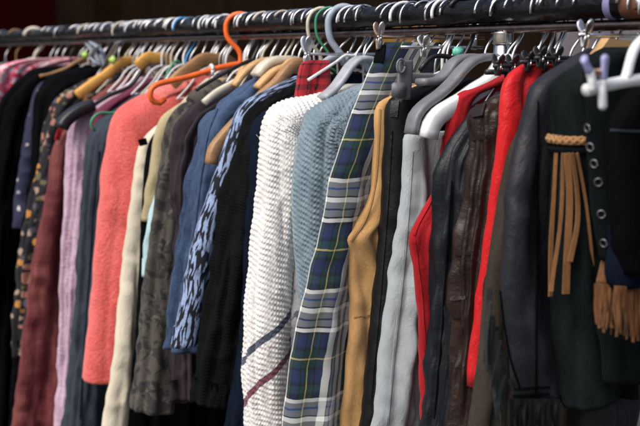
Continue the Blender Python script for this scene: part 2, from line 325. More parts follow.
# ------------------------------------------------------------------ garments
class Garment:
    """A hanging garment in the plane square to the rail at its hook; profile = its street-side edge from collar to hem."""
    def __init__(s, name, label, cat, hook, prof, hem=None, X=None):
        s.X = rail_x(hook) if X is None else X; s.hook = hook
        pts = [Vector((*uz(px, py, s.X), 0)) for px, py in prof]
        if prof[-1][1] >= 425 and hem is None:
            d = (pts[-1]-pts[-2]).normalized(); pts.append(pts[-1]+d*.22)
        s.edge = smooth_path(pts, .008)
        s.seed = random.uniform(0, 100)
        s.zb = pts[-1].y; s.zt = pts[0].y
        s.root = thing(name, label, cat, (s.X, 0, s.zb))
    def eff(s, u, z, a, b): return math.hypot(a, b*xratio(s.X, u, z))
    # --- sleeve tube down the profile
    def sleeve(s, mat, a=.05, b=.038, a0=.012, name='sleeve', fold=.008, foldf=8., end=None, step=.006, n=72, knit=None, grow=.09, start=0, flare=1., rings=0., ss=None, taper=None, off=0., cut=None):
        e = s.edge[start:]
        if cut: e = [p for p in e if p.y >= cut]
        L = [0.]
        for i in range(1, len(e)): L.append(L[-1]+(e[i]-e[i-1]).length)
        T = L[-1]; N = int(T/step)+1; V, Fc, U = [], [], []; k = 0
        s.sl = []
        for i in range(N):
            l = T*i/(N-1)
            while k < len(e)-2 and L[k+1] < l: k += 1
            f = (l-L[k])/max(1e-6, L[k+1]-L[k]); p = e[k].lerp(e[k+1], min(1, f))
            lo, hi = max(0, k-6), min(len(e)-1, k+7); t = (e[hi]-e[lo]).normalized(); nrm = Vector((t.y, -t.x, 0))   # inward normal
            g = min(1, l/grow); g = g*g*(3-2*g)
            aa = lerp(a0, a*lerp(1, flare, l/T), g)+off; bb = lerp(max(a0, .018), b*lerp(1, flare, l/T), g)+off
            if taper: aa *= taper(l/T); bb *= taper(l/T)
            c = p+nrm*(s.eff(p.x, p.y, aa, bb)-2*off)
            s.sl.append((c, nrm, aa, bb, l, t))
            per = math.pi*(aa+bb); lo2, hi2 = max(0, k-14), min(len(e)-1, k+15)
            kf = max(0., 1-14*(1-(e[k]-e[lo2]).normalized().dot((e[hi2]-e[k]).normalized()))) if 0 < k else 1.
            for j in range(n):
                th = -math.pi+2*math.pi*j/n
                cs, sn = math.cos(th), math.sin(th)
                k1 = foldf*.2; n1 = fbm(cs*k1+s.seed, sn*k1, l*2.4); n2 = fbm(cs*1.1+l*6+s.seed, sn*1.1-l*6, l*8); n3 = .8-3.2*abs(fbm(cs*1.6+l*7+s.seed, sn*1.6+l*7, l*13))
                w = (2.4*abs(n1)-.55)*1.3+(2.2*abs(n2)-.4)*.5+n3*.25
                w2 = fbm(cs*.7+s.seed, sn*.7, l*16)*rings if rings else 0
                d = (w*fold+w2)*min(1, .3+l/(T*.4))
                uu = (th/(2*math.pi))*per
                if knit: d += knit(uu, -l)*g*(1 if cs > .35 else kf)
                ax = aa+d; bx = bb+d
                if ss: cs = math.copysign(abs(cs)**ss, cs); sn = math.copysign(abs(sn)**ss, sn)
                V.append(Vector((s.X+sn*bx, -(c.x-nrm.x*cs*ax), c.y-nrm.y*cs*ax)))   # th=0 is the outer edge
                U.append((uu, -l))
        for i in range(N-1):
            for j in range(n):
                q = (j+1) % n; Fc.append((i*n+j, i*n+q, i*n+n+q, i*n+n+j))
        # close the top, turn the cuff inward
        base = len(V); last = s.sl[-1]
        for j in range(n):
            v = V[(N-1)*n+j]; ctr = Vector((s.X, -last[0].x, last[0].y)); V.append(v.lerp(ctr, .10)+Vector((0, 0, .002)))
            U.append(U[(N-1)*n+j])
        for j in range(n):
            v = V[(N-1)*n+j]; ctr = Vector((s.X, -last[0].x, last[0].y)); V.append(v.lerp(ctr, .14)+Vector((0, 0, .05))); U.append(U[(N-1)*n+j])
        for r0, r1 in (((N-1)*n, base), (base, base+n)):
            for j in range(n): q = (j+1) % n; Fc.append((r0+j, r0+q, r1+q, r1+j))
        Fc.append(tuple(range(base+2*n-1, base+n-1, -1))); Fc.append(tuple(range(n-1, -1, -1)))
        return mesh_obj(name, V, Fc, mat, s.root, U)
    # --- flat cloth panel from the profile back past the hanger
    def panel(s, mat, b=.016, far=-.20, inset=0., top=0, name='body', fold=.013, ff=24., stop=None, knit=None, step=.008, capn=10, m=60, swell=1.0, b0=.012, hemw=0., zmax=None, drape=.35, xoff=0., gather=None):
        e = s.edge; zs = []; lev = []
        for i, p in enumerate(e):
            if zmax is not None and p.y > zmax: continue
            if not lev or p.y < lev[-1].y-.0015: lev.append(p)
        if stop is not None: lev = [p for p in lev if p.y >= stop]
        # resample on height
        out = [lev[0]]
        for p in lev[1:]:
            if (p-out[-1]).length >= step*.8: out.append(p)
        if out[-1] is not lev[-1]: out.append(lev[-1])
        V, Fc, U = [], [], []; z0 = out[0].y; H = max(1e-3, z0-out[-1].y); n = 2*capn+2*m
        ln = 0; s.pl = []
        for i, p in enumerate(out):
            if i: ln += (p-out[i-1]).length
            t = (z0-p.y)/H; z = p.y
            bb = lerp(b0, b*lerp(1, swell, t), min(1, ln/.10)); ac = bb*1.25
            ul = p.x-inset*min(1, ln/.08)-s.eff(p.x, z, ac, bb)
            uf = max(far, -p.x-.02) if p.x < .12 else far
            uf = min(uf, ul-.012); W = ul-uf
            amp = fold*(min(1, ln/.12)*(1-drape)+drape*t)
            s.pl.append((ul, z, bb))
            for j in range(n):
                if j < capn:                       # near cap, from -X side round to +X side
                    th = -math.pi/2+math.pi*(j+.0)/capn; u = ul+ac*math.cos(th); x = bb*math.sin(th); side = 0
                    uu = (th)*bb*1.12
                elif j < capn+m:
                    f = (j-capn)/m; u = ul-W*f; x = bb; uu = math.pi/2*bb*1.12+W*f; side = 1
                elif j < 2*capn+m:
                    th = math.pi/2+math.pi*(j-capn-m)/capn; u = uf+ac*.6*math.cos(th); x = bb*math.sin(th); uu = math.pi/2*bb*1.12+W
                else:
                    f = (j-2*capn-m)/m; u = uf+W*f; x = -bb; uu = -(W*(1-f)+math.pi/2*bb*1.12)
                dist = max(0., ul-u)
                n1 = fbm(dist*ff+s.seed+z*1.5, z*1.6, s.seed); n2 = fbm(dist*ff*1.1+z*9+s.seed, z*10-dist*8, 3.); n3 = .8-3.2*abs(fbm(dist*34+z*14+s.seed, z*12-dist*10, 5.))
                w = (2.4*abs(n1)-.55)*1.25+(2.2*abs(n2)-.4)*.28+n3*.2
                x += w*amp*1.2
                u += (fbm(z*5+s.seed, 7., 1.)*.2+(2*abs(fbm(z*14+s.seed, 3., 1.))-.4)*.08)*amp
                if knit: x += knit(uu, -ln)*(1 if x > 0 else -1)
                zz = z
                if hemw and t > .8: zz += hemw*fbm(dist*6, s.seed, 0)*(t-.8)/.2
                V.append(Vector((s.X+x+xoff, -u, zz))); U.append((uu, z-z0 if ln > .1 else -ln))
                U[-1] = (uu, -ln)
        for i in range(len(out)-1):
            for j in range(n):
                q = (j+1) % n; Fc.append((i*n+j, i*n+n+j, i*n+n+q, i*n+q))
        N = len(out)
        Fc.append(tuple(range(n)))
        base = len(V); bot = V[(N-1)*n:N*n]; cx = s.X+xoff
        for j in range(n): v = bot[j]; V.append(Vector((lerp(v.x, cx, .3), v.y+.004*(1 if -v.y > (out[-1].x+far)/2 else -1), v.z+.001))); U.append(U[(N-1)*n+j])
        for j in range(n): v = bot[j]; V.append(Vector((lerp(v.x, cx, .4), v.y+.008*(1 if -v.y > (out[-1].x+far)/2 else -1), v.z+.04))); U.append(U[(N-1)*n+j])
        for r0, r1 in (((N-1)*n, base), (base, base+n)):
            for j in range(n): q = (j+1) % n; Fc.append((r0+j, r1+j, r1+q, r0+q))
        Fc.append(tuple(range(base+2*n-1, base+n-1, -1)))
        return mesh_obj(name, V, Fc, mat, s.root, U)
    def band(s, mat, l0, l1, off=.0025, name='cuff', n=40):
        """ring round the sleeve between two distances down it"""
        ring = [q for q in s.sl if l0 <= q[4] <= l1]; V, Fc, U = [], [], []
        for i, (c, nrm, aa, bb, l, t) in enumerate(ring):
            o = off+.004 if 0 < i < len(ring)-1 else off-.002
            for j in range(n):
                th = 2*math.pi*j/n
                V.append(Vector((s.X+math.sin(th)*(bb+o), -(c.x-nrm.x*math.cos(th)*(aa+o)), c.y-nrm.y*math.cos(th)*(aa+o)))); U.append((th*.05, -l))
        for i in range(len(ring)-1):
            for j in range(n): q = (j+1) % n; Fc.append((i*n+j, i*n+q, i*n+n+q, i*n+n+j))
        return mesh_obj(name, V, Fc, mat, s.root, U)
    def surf(s, px, py):
        """point and normal on this garment's surface"""
        from mathutils.bvhtree import BVHTree
        if not hasattr(s, 'bvh'):
            V, Fc = [], []; org = Vector(s.root.location)
            for o in s.root.children:
                if o.name.split('.')[0] in ('body', 'sleeve'):
                    k = len(V); V += [v.co+org for v in o.data.vertices]; Fc += [tuple(i+k for i in p.vertices) for p in o.data.polygons]
            s.bvh = BVHTree.FromPolygons(V, Fc)
        d = ray(px, py).normalized(); h = s.bvh.ray_cast(CAM, d)
        if h[0] is None: return None
        nn = h[1] if h[1].dot(d) < 0 else -h[1]
        return h[0], nn
    def strip(s, name, mat, px, w, t=.0012, x=None, parent=None, w1=None, lift=.0012, hang=False):
        """strap or stitched line lying on the garment's surface; hang=True only its first point is sewn on and it falls freely"""
        P = smooth_path([Vector((a, b, 0)) for a, b in px], 3.); pts, nr = [], []
        if hang:
            h = s.surf(*px[0]); x = (h[0].x-s.X+.004 if h else .03)+(x or 0)
            tw, ph, wv = random.uniform(-1.3, 1.3), random.uniform(0, 6), random.uniform(.001, .004)
            for i, p in enumerate(P):
                f = i/(len(P)-1); an = tw*f+.25*math.sin(ph+f*4); q = on_x(p.x, p.y, s.X+x)
                pts.append(q+Vector((1, -.5, 0))*wv*f*math.sin(ph+f*7)); nr.append(Vector((.75*math.cos(an)-.66*math.sin(an), -.66*math.cos(an)-.75*math.sin(an), 0)))
        else:
            for p in P:
                h = s.surf(p.x, p.y)
                if h: pts.append(h[0]); nr.append(h[1])
            if len(pts) < 3: print('no surface', name, px[0], len(pts)); return s.strip(name, mat, px, w, t, .0, parent, w1, lift, True)
            if abs(max(p.x for p in pts)-min(p.x for p in pts)) > .12: print('jump', name, px[0])
            k = 2; nr = [sum((nr[max(0, min(len(nr)-1, i+j))] for j in range(-k, k+1)), Vector()).normalized() for i in range(len(nr))]
            pts = [sum((pts[max(0, min(len(pts)-1, i+j))] for j in (-1, 0, 1)), Vector())/3+nr[i]*lift for i in range(len(pts))]
        V, Fc, U = [], [], []; L = 0; N = len(pts)
        for i, p in enumerate(pts):
            tg = (pts[min(i+1, N-1)]-pts[max(0, i-1)]).normalized()
            a = tg.cross(nr[i]).normalized(); b = a.cross(tg)
            if i: L += (p-pts[i-1]).length
            ww = w if w1 is None else lerp(w, w1, i/(N-1))
            for sx, sy in ((-1, -1), (1, -1), (1, 1), (-1, 1)):
                V.append(p+a*sx*ww/2+b*sy*t); U.append((sx*ww/2+px[0][0]*.01, L))
        for i in range(N-1):
            for j in range(4): q = (j+1) % 4; Fc.append((i*4+j, i*4+q, i*4+4+q, i*4+4+j))
        Fc += [(3, 2, 1, 0), ((N-1)*4, (N-1)*4+1, (N-1)*4+2, (N-1)*4+3)]
        return mesh_obj(name, V, Fc, mat, parent or s.root, U, smooth=False)
    def collar(s, mat, px, half=.03, thick=.007, x=.0, up=.004):
        """folded collar lying over the shoulder"""
        p = smooth_path([s.at(a, b, x)+Vector((0, -up, up)) for a, b in px], .005); N = len(p); V, Fc, U = [], [], []; n = 20
        for i, q in enumerate(p):
            tg = (p[min(i+1, N-1)]-p[max(0, i-1)]).normalized(); a = Vector((1, 0, 0)); b = tg.cross(a); e = min(1., 4*i/N+.35, 4*(N-1-i)/N+.25)
            for j in range(n):
                th = 2*math.pi*j/n; c, sn = math.cos(th), math.sin(th); c = math.copysign(abs(c)**.7, c)
                V.append(q+a*c*half*e+b*(sn*thick*e-abs(c)**2*half*.55*(-1 if b.z > 0 else 1)*-1)); U.append((th*half*.4, i*.005))
        for i in range(N-1):
            for j in range(n): k = (j+1) % n; Fc.append((i*n+j, i*n+k, i*n+n+k, i*n+n+j))
        Fc += [tuple(range(n-1, -1, -1)), tuple(range((N-1)*n, N*n))]
        return mesh_obj('collar', V, Fc, mat, s.root, U)
    def at(s, px, py, x=0.): return on_x(px, py, s.X+x)

# ------------------------------------------------------------------ hangers
def hook_path(X, rw=.0245, stem=.10, flip=False, lean=0., tip=8, yaw=None):
    if yaw is None: yaw = random.uniform(-.55, .35)
    if rw < .0255: rw = random.uniform(.0225, .0300); tip = random.randint(-22, 38)
    zc = ZR+.0235-rw; kk = random.uniform(.82, 1.12)
    sg = -1 if flip else 1
    p = [(sg*rw*math.cos(R(a)), zc+rw*math.sin(R(a))) for a in range(tip, 181, 14)]
    p += [(-sg*rw*.98, ZR-.022), (-sg*rw*.8, ZR-.040*kk), (-sg*rw*.15, ZR-.066*kk), (0, ZR-min(.078*kk, stem-.004)), (0, ZR-stem)]
    return smooth_path([Vector((X+lean*(z-ZR)+u*yaw, -u, z)) for u, z in p], .004)
def arm_path(X, pts):  return smooth_path([Vector((X, -u, z)) for u, z in pts], .008)
def wire_hanger(label, X, mat='steel', stem=.11, half=.17, drop=.10, hr=.0022, ar=.0025, arms=None, amat=None, flip=False, name='hanger', group=None, lean=0., flatarm=None, rw=.0245, bar=True, tip=8):
    t = thing(name, label, 'hanger', (X, 0, ZR-stem-drop), group)
    tube('hook', hook_path(X, rw, stem, flip, lean, tip), hr, M[mat], t, 8)
    xb = X-lean*stem; zn = ZR-stem+.004
    near = [(0, zn)]+(arms or [(.03, zn-.012), (half*.6, zn-drop*.55), (half, zn-drop)])
    far = [(-u, z) for u, z in near]
    path = arm_path(xb, far[::-1]+near[1:])
    am = M[amat or mat]
    if flatarm: tube('arms', path, ar, am, t, 12, flat=(Vector((1, 0, 0)), flatarm[0], flatarm[1]))
    else: tube('arms', path, ar, am, t, 8)
    if bar and not flatarm:
        u, z = near[-1]; tube('bar', [Vector((xb, -u+.006, z+.003)), Vector((xb, 0, z)), Vector((xb, u-.006, z+.003))], ar*.8, am, t, 8)
    return t
def clip(parent, X, u, z, mat, jaw=None, h=.034, w=.008, spread=.008, drop=.5):
    """a sprung clothes clip: two jaws pinching under the bar, rounded finger pads spread above it"""
    c = None
    for sg in (-1, 1):
        p = smooth_path([Vector((X+sg*a*spread, -u, z+h*k)) for a, k in ((.15, -drop), (.35, -.2), (.45, .05), (.95, .35), (1.25, .62))], .002); N = len(p); V, Fc, U = [], [], []; n = 14
        for i, q in enumerate(p):
            f = i/(N-1); tg = (p[min(i+1, N-1)]-p[max(i-1, 0)]).normalized(); b = Vector((0, 1, 0)).cross(tg)
            ww = w*(.8 if f < .35 else .8-.35*math.sin((f-.35)/.2*math.pi) if f < .55 else .8+.25*math.sin((f-.55)/.45*math.pi))*(1 if f < .85 else math.sqrt(max(.03, 1-((f-.85)/.15)**2)))
            for j in range(n):
                th = 2*math.pi*j/n; V.append(q+Vector((0, 1, 0))*ww*math.cos(th)+b*.0022*math.sin(th)); U.append((th*.01, f*h))
        for i in range(N-1):
            for j in range(n): k = (j+1) % n; Fc.append((i*n+j, i*n+k, i*n+n+k, i*n+n+j))
        Fc += [tuple(range(n-1, -1, -1)), tuple(range((N-1)*n, N*n))]
        o = mesh_obj('clip_jaw', V, Fc, M[mat if sg > 0 or not jaw else jaw], c or parent, U)
        if c is None: o.name = 'clip'; c = o
    ring = [Vector((X+.0065*math.cos(a), -u, z+.0065*math.sin(a))) for a in [i*math.pi/6 for i in range(13)]]
    tube('spring', ring, .0014, M['steel'], c, 6)
    return c
def clip_hanger(label, X, bar_z, u0, u1, clips, mat='steel', cmat='steel', hr=.0021, br=.0028, barmat=None, group=None, stem=None, jaw=None, flip=False, ch=.034, cw=.008, zslope=0.):
    stem = stem or ZR-bar_z
    t = thing('clip_hanger', label, 'hanger', (X, 0, bar_z), group)
    tube('hook', hook_path(X, .0245, ZR-bar_z, flip), hr, M[mat], t, 8)
    tube('bar', [Vector((X, -lerp(u0, u1, f), bar_z)) for f in (0, .25, .5, .75, 1)], br, M[barmat or mat], t, 10)
    for u in clips: clip(t, X, u, bar_z, cmat, jaw, ch, cw)
    return t
# ------------------------------------------------------------------ setting
def plane(name, pts, mat, label=None, cat=None, kind=None):
    o = mesh_obj(name, pts, [(0, 1, 2, 3)], mat, None, [(p[0]+p[1], p[2]+p[1]) for p in pts], smooth=False)
    return tag(o, label, cat, kind=kind)
def rough_mat(name, c, scale=3., rough=.85):
    g = G(name); f = g.noise(g.ob(), scale, 6, .6); k = g.noise(g.ob(), scale*30, 3)
    return g.out(g.ramp(f, [(.3, sh(c, .6)), (.7, sh(c, 1.3))]), rough, g.bump(k, .3, .003), spec=.03)
plane('pavement', [(-30, -12, 0), (8, -12, 0), (8, 30, 0), (-30, 30, 0)], rough_mat('paving', (.13, .125, .12)), kind='structure')
def slab(name, c, hx, hy, hz, mat, label, cat, bev=.01):
    V, Fc, U = box_data((0, 0, 0), hx, hy, hz, bev); V = [v+Vector(c) for v in V]
    o = mesh_obj(name, V, Fc, mat, None, U, smooth=False); return tag(o, label, cat)
slab('back_wall', (-8, 3.2, 2.0), 10, .1, 2.0, rough_mat('dark_wall', (.0090, .0050, .0028)), 'dark brown shadowed wall far behind the clothes rail', 'wall')
slab('side_wall', (-11, 0, 2.0), .1, 3.0, 2.0, rough_mat('dark_wall_brown', (.0065, .0042, .003)), 'dark blurred wall closing the far left end of the stall', 'wall')
def panel_facing(name, pa, pb, X, hz, mat, label, cat):
    a, b = on_x(pa, 15, X).y, on_x(pb, 15, X).y; slab(name, (X, (a+b)/2, hz), .02, abs(b-a)/2, hz, mat, label, cat, .01)
panel_facing('red_curtain', -30, 56, -8.9, 1.9, cloth('dark_red_drape', (.026, .001, .001)), 'deep red hanging in the dark at the top left corner', 'curtain')
panel_facing('brown_board', 92, 236, -8.7, 1.9, rough_mat('dark_brown_board', (.026, .014, .005)), 'blurred dark brown panel beside the red hanging', 'panel')
def panel_between(name, pa, pb, y, z, hz, mat, label, cat):
    a, b = on_y(pa, 45, y).x, on_y(pb, 45, y).x; slab(name, ((a+b)/2, y, z), abs(b-a)/2, .015, hz, mat, label, cat, .004); return a, b
panel_between('cardboard_sheet', 384, 441, 1.2, .98, .80, rough_mat('cardboard', (.20, .105, .028)), 'ochre cardboard sheet glimpsed under the rail behind wire hangers', 'cardboard')
a_, b_ = panel_between('grey_board', 559, 740, 1.0, 1.0, 1.0, rough_mat('grey_paint', (.15, .135, .15), 2.), 'plain grey board behind the right end of the rail', 'board')
jx = on_y(611, 40, .98).x; slab('joint_strip', (jx, .982, 1.0), .004, .002, .94, rough_mat('dark_joint', (.05, .045, .05)), 'narrow dark joint strip running up the grey board', 'strip', .001)

# ------------------------------------------------------------------ rail
rail = thing('clothes_rail', 'long black film wrapped clothes rail on a chrome post carrying all the hangers', 'clothes rail', (.5, 0, 0))
g = G('black_wrap'); w = g.noise(g.sc(g.ob(), .45, 1, 1), 40, 5, .6, .8); w2 = g.noise(g.sc(g.ob(), .5, 1, 1), 150, 3)
M['wrap'] = g.out(g.ramp(w, [(.3, (.002, .002, .0025)), (.7, (.006, .006, .007))]), g.ma('ADD', g.ma('MULTIPLY', w, .35), .10), g.bump(w2, .2, .001, g.bump(w, .5, .006)), spec=.25)
V, Fc, U = [], [], []; N, n = 520, 28
for i in range(N):
    X = lerp(-4.2, 1.75, i/(N-1))
    for j in range(n):
        a = 2*math.pi*j/n; r = .0195+.0022*fbm(X*22, math.cos(a)*1.2, math.sin(a)*1.2)+.0012*fbm(X*60, math.cos(a)*2.5, math.sin(a)*2.5)
        V.append((X, r*math.cos(a), ZR+r*math.sin(a))); U.append((a*.02, X))
for i in range(N-1):
    for j in range(n): q = (j+1) % n; Fc.append((i*n+j, i*n+n+j, i*n+n+q, i*n+q))
Fc += [tuple(range(n)), tuple(range(N*n-1, N*n-n-1, -1))]
mesh_obj('wrapped_bar', V, Fc, M['wrap'], rail, U)
tube('lower_tube', [Vector((X, .002, ZR-.028)) for X in [-4.2+.1*i for i in range(60)]], .0078, M['reflect_steel'], rail, 16)
PX = rail_x(502)
for X, nm in ((PX, 'post'), (-3.6, 'post')):
    tube(nm, [Vector((X, .004, z)) for z in (.03, .5, 1.0, 1.5, 1.60, ZR-.03)], .0145, M['chrome'], rail, 28)
    tube('collar', [Vector((X, .004, z)) for z in (ZR-.052, ZR-.05, ZR-.035, ZR-.033)], .0162, M['chrome'], rail, 28)
    V, Fc, U = box_data((X, 0, .02), .025, .28, .016, .006); mesh_obj('foot', V, Fc, M['chrome'], rail, U)
def wrap_ring(name, mat, x0, x1, r):
    tube(name, [Vector((lerp(x0, x1, i/6), 0, ZR)) for i in range(7)], r, mat, rail, 24)
wrap_ring('tape', plastic('brown_tape', (.13, .055, .030), .4), rail_x(628), rail_x(668), .0208)
wrap_ring('tape', plastic('lilac_tape', (.20, .20, .36), .4), rail_x(612), rail_x(618), .0212)

# ------------------------------------------------------------------ garments, from the far (left) end
def GM(*a, **k): return Garment(*a, **k)
g = GM('floral_blouse', 'pink, red and white floral top at the far left end of the rail', 'top', 62, [(62, 57), (44, 58), (14, 61), (-6, 70), (-14, 100), (-18, 200)]); g.panel(M['floral_pink'], b=.02)
g1 = g
g = GM('black_coat', 'black coat with wide sleeve, leftmost dark garment under the pink floral top', 'coat', 78, [(76, 64), (54, 65), (34, 68), (22, 75), (12, 86), (2, 98), (-12, 150), (-24, 300), (-30, 427)]); g.sleeve(M['black'], .06, .05, foldf=9, fold=.010); g.panel(M['black'], inset=.05); g2 = g
g = GM('floral_dress', 'navy dress printed with small pale flowers beside the black coat', 'dress', 92, [(88, 70), (62, 75), (40, 84), (29, 112), (19, 165), (12, 228)]); g.panel(M['floral_navy'], b=.03, fold=.02); g3 = g
g = GM('black_jacket', 'plain black jacket left of the dark floral dress', 'jacket', 103, [(100, 66), (74, 69), (52, 76), (39, 92), (32, 150), (22, 250), (14, 360), (8, 427)]); g.sleeve(M['black'], .055, .045, fold=.010, foldf=9); g.panel(M['black'], inset=.05); g4 = g
g = GM('patterned_dress', 'black dress with beige and orange flowers left of the maroon sheer dress', 'dress', 118, [(112, 70), (88, 79), (68, 90), (56, 102), (47, 122), (38, 160), (29, 200), (22, 260), (15, 345), (15, 357)], hem=1); g.sleeve(M['floral_dark'], .045, .04, fold=.010, foldf=9); g.panel(M['floral_dark'], b=.028, inset=.05, fold=.02); g5 = g
g = GM('sheer_dress', 'maroon and tan sheer crinkled dress with red collar', 'dress', 132, [(124, 76), (96, 95), (72, 118), (59, 134), (51, 150), (43, 190), (30, 260), (22, 340), (13, 427)]); g.panel(M['maroon'], b=.024, fold=.024, ff=22)
g.strip('collar', cloth('dark_red_collar', (.20, .006, .010)), [(62, 126), (59, 133), (57, 140)], .014, .003); g6 = g
g = GM('fluffy_sweater', 'pale lilac pink fluffy knit hanging beside the black padded hanger end', 'sweater', 146, [(138, 77), (114, 92), (96, 100), (82, 108), (72, 118), (67, 150), (64, 200), (60, 300), (56, 427)]); g.sleeve(M['lilac'], .042, .04, fold=.009, foldf=10); g.panel(M['lilac'], inset=.05); g7 = g
g = GM('plum_top', 'plum top showing only its shoulder above the slate jacket', 'top', 156, [(148, 78), (124, 92), (106, 102), (94, 112), (88, 130), (84, 200), (80, 300)]); g.panel(M['plum'], b=.02); g8 = g
g = GM('slate_jacket', 'slate navy jacket between lilac knit and coral coat', 'jacket', 166, [(158, 80), (132, 98), (112, 112), (98, 122), (89, 138), (84, 180), (77, 260), (69, 360), (63, 427)]); g.sleeve(M['slate'], .05, .045, fold=.009, foldf=10); g.panel(M['slate'], inset=.03, b=.03)
g.strip('seam', M['navy'], [(100, 150), (95, 200), (88, 300), (80, 420)], .004); g9 = g
g = GM('coral_coat', 'coral pink boucle wool coat with rounded collar', 'coat', 200, [(190, 76), (170, 83), (150, 90), (132, 98), (118, 108), (109, 124), (104, 150), (98, 200), (92, 270), (83, 380)]); g.sleeve(M['coral'], .062, .055, fold=.0045, foldf=6, flare=1.0); g.panel(M['coral'], inset=.05, b=.025)
g.collar(M['coral_d'], [(188, 78), (172, 83), (158, 89), (147, 98)], .042, .010)
g.band(M['coral'], g.sl[-1][4]-.018, g.sl[-1][4]-.001, .0015, 'hem'); g10 = g
g = GM('cream_trousers', 'cream linen trousers with deep hem right of the coral coat', 'trousers', 214, [(206, 78), (184, 98), (162, 120), (146, 134), (138, 146), (134, 165), (129, 210), (118, 300), (107, 380), (99, 427)]); g.panel(M['cream'], b=.020, fold=.014, ff=21, far=.12)
g.strip('waist_label', M['black'], [(139, 143), (143, 142), (147, 141)], .016); g11 = g
g = GM('narrow_blouse', 'narrow black top wedged between the cream trousers and khaki shirt', 'top', 219, [(212, 80), (186, 100), (164, 122), (150, 138), (146, 150), (141, 190), (139, 215), (137, 260), (133, 340), (128, 427)]); g.panel(M['black'], b=.016)
g12 = g
g = GM('khaki_shirt', 'scorched pale khaki shirt between cream trousers and camouflage jacket', 'shirt', 226, [(218, 78), (194, 94), (174, 106), (160, 117), (153, 135), (150, 160), (146, 190), (143, 222)]); g.panel(M['olive'], b=.018)
g13 = g
g = GM('blue_scarf', 'scrap of pale aqua blue scarf beside the camouflage jacket', 'scarf', 223, [(216, 84), (188, 104), (170, 120), (162, 132), (150, 190), (138, 232), (135, 274)]); g.panel(M['paleblue'], b=.014, fold=.02); g14 = g
g = GM('camouflage_jacket', 'grey camouflage patterned jacket with collar', 'jacket', 243, [(234, 76), (214, 86), (196, 96), (180, 106), (169, 120), (163, 145), (157, 180), (149, 230), (141, 300), (134, 370), (130, 410)]); g.sleeve(M['camo'], .052, .045, fold=.009, foldf=8, flare=1.0); g.panel(M['camo'], inset=.05)
g.collar(M['camo'], [(222, 82), (208, 88), (197, 94), (188, 101)], .030, .008); g15 = g
g = GM('crinkled_blouse', 'dark plum brown crinkled blouse between camouflage jacket and denim shirt', 'blouse', 256, [(246, 77), (224, 92), (204, 103), (190, 114), (181, 130), (176, 155), (172, 190), (172, 260), (170, 330), (169, 400)]); g.sleeve(M['plumbrown'], .045, .04, fold=.014, foldf=16); g.panel(M['plumbrown'], inset=.04, fold=.02, ff=16); g16 = g
g = GM('denim_shirt', 'mid blue denim shirt', 'shirt', 278, [(268, 74), (250, 80), (232, 92), (214, 106), (203, 122), (198, 142), (193, 170), (186, 210), (178, 260), (172, 310), (168, 350)]); g.sleeve(M['denim'], .055, .048, fold=.012, foldf=9); g.panel(M['denim'], inset=.05, fold=.018)
g.strip('seam', M['denim'], [(218, 108), (210, 130), (203, 170), (195, 230), (186, 300)], .004, .0014); g17 = g
g = GM('print_blouse', 'pale blue blouse with black animal print and wide sleeve', 'blouse', 305, [(294, 76), (264, 90), (246, 99), (234, 112), (227, 130), (219, 158), (208, 197), (192, 245), (179, 300), (168, 347)], hem=1); g.panel(M['leopard'], b=.022, fold=.014, ff=24, far=-.1, swell=1.15); g18 = g
g = GM('textured_cardigan', 'black textured knit cardigan right of the animal print blouse', 'cardigan', 320, [(310, 77), (282, 90), (260, 101), (245, 113), (237, 132), (230, 165), (222, 205), (212, 260), (200, 340), (189, 402)])
kn_b = lambda u, l: .0006*math.sin(u*560+2*fbm(u*30, l*30, 1))*math.sin(l*430+2*fbm(u*30, l*30, 6))+.002*fbm(u*60, l*60, 2)
g.sleeve(M['black_knit'], .062, .055, fold=.012, foldf=9, knit=kn_b, step=.004, n=90); g.panel(M['black_knit'], inset=.04); g19 = g
g = GM('navy_jacket', 'dark navy jacket tucked behind the white cardigan', 'jacket', 338, [(328, 74), (302, 88), (280, 99), (265, 110), (256, 124), (252, 150), (249, 200), (241, 300), (229, 400), (226, 427)]); g.sleeve(M['navy'], .055, .048, fold=.009); g.panel(M['navy'], inset=.05); g20 = g
# white cardigan: rows of thick yarn are modelled
def knit_fn(row, st, amp, slant=0., zg=.8):
    def f(u, l):
        k = fbm(u*22, l*22, 4.); u = u+.0016*fbm(u*70, l*70, 1.)
        z = abs(math.sin(math.pi*u/st)); ph = 2*math.pi*((l+slant*u)/row)+zg*z+1.6*fbm(u*16, l*16, 9.)+.7*fbm(u*90, l*90, 2.)
        return amp*(1+.5*k)*(.95*math.sin(ph)+.30*z-.2)+.0006*fbm(u*260, l*260, 3.)
    return f
g = GM('knit_cardigan', 'chunky white ribbed knit cardigan with navy and wine stripes low on its sleeve', 'cardigan', 355, [(346, 84), (328, 88), (308, 93), (288, 98), (273, 107), (265, 122), (262, 145), (258, 195), (251, 255), (246, 315), (245, 375), (247, 428)])
g.sleeve(M['white_knit'], .046, .040, fold=.005, foldf=6, knit=knit_fn(.0104, .0056, .00095, .3), step=.0020, n=200, grow=.12, flare=1.05); g.panel(M['white_knit'], inset=.04, b=.022)
for i in range(64):                     # loose yarn ends
    c, nrm, aa, bb, l, t = g.sl[int(len(g.sl)*random.uniform(.16, .97))]
    th = random.choice([random.gauss(0, .5), random.gauss(.6, .5)]); p = Vector((g.X+math.sin(th)*bb, -(c.x-nrm.x*math.cos(th)*aa), c.y-nrm.y*math.cos(th)*aa))
    out = Vector((math.sin(th), -math.cos(th)*.9, random.uniform(-.5, .7))).normalized(); ln = random.uniform(.004, .013)
    sd = Vector((random.uniform(-1, 1), random.uniform(-1, 1), random.uniform(-1, 1)))*ln*.35
    if i == 0: loose = []
    loose.append(tube_data(smooth_path([p-out*.002, p+out*ln*.5+sd, p+out*ln+sd*.3], .003), .0006, 5, r1=.0003))
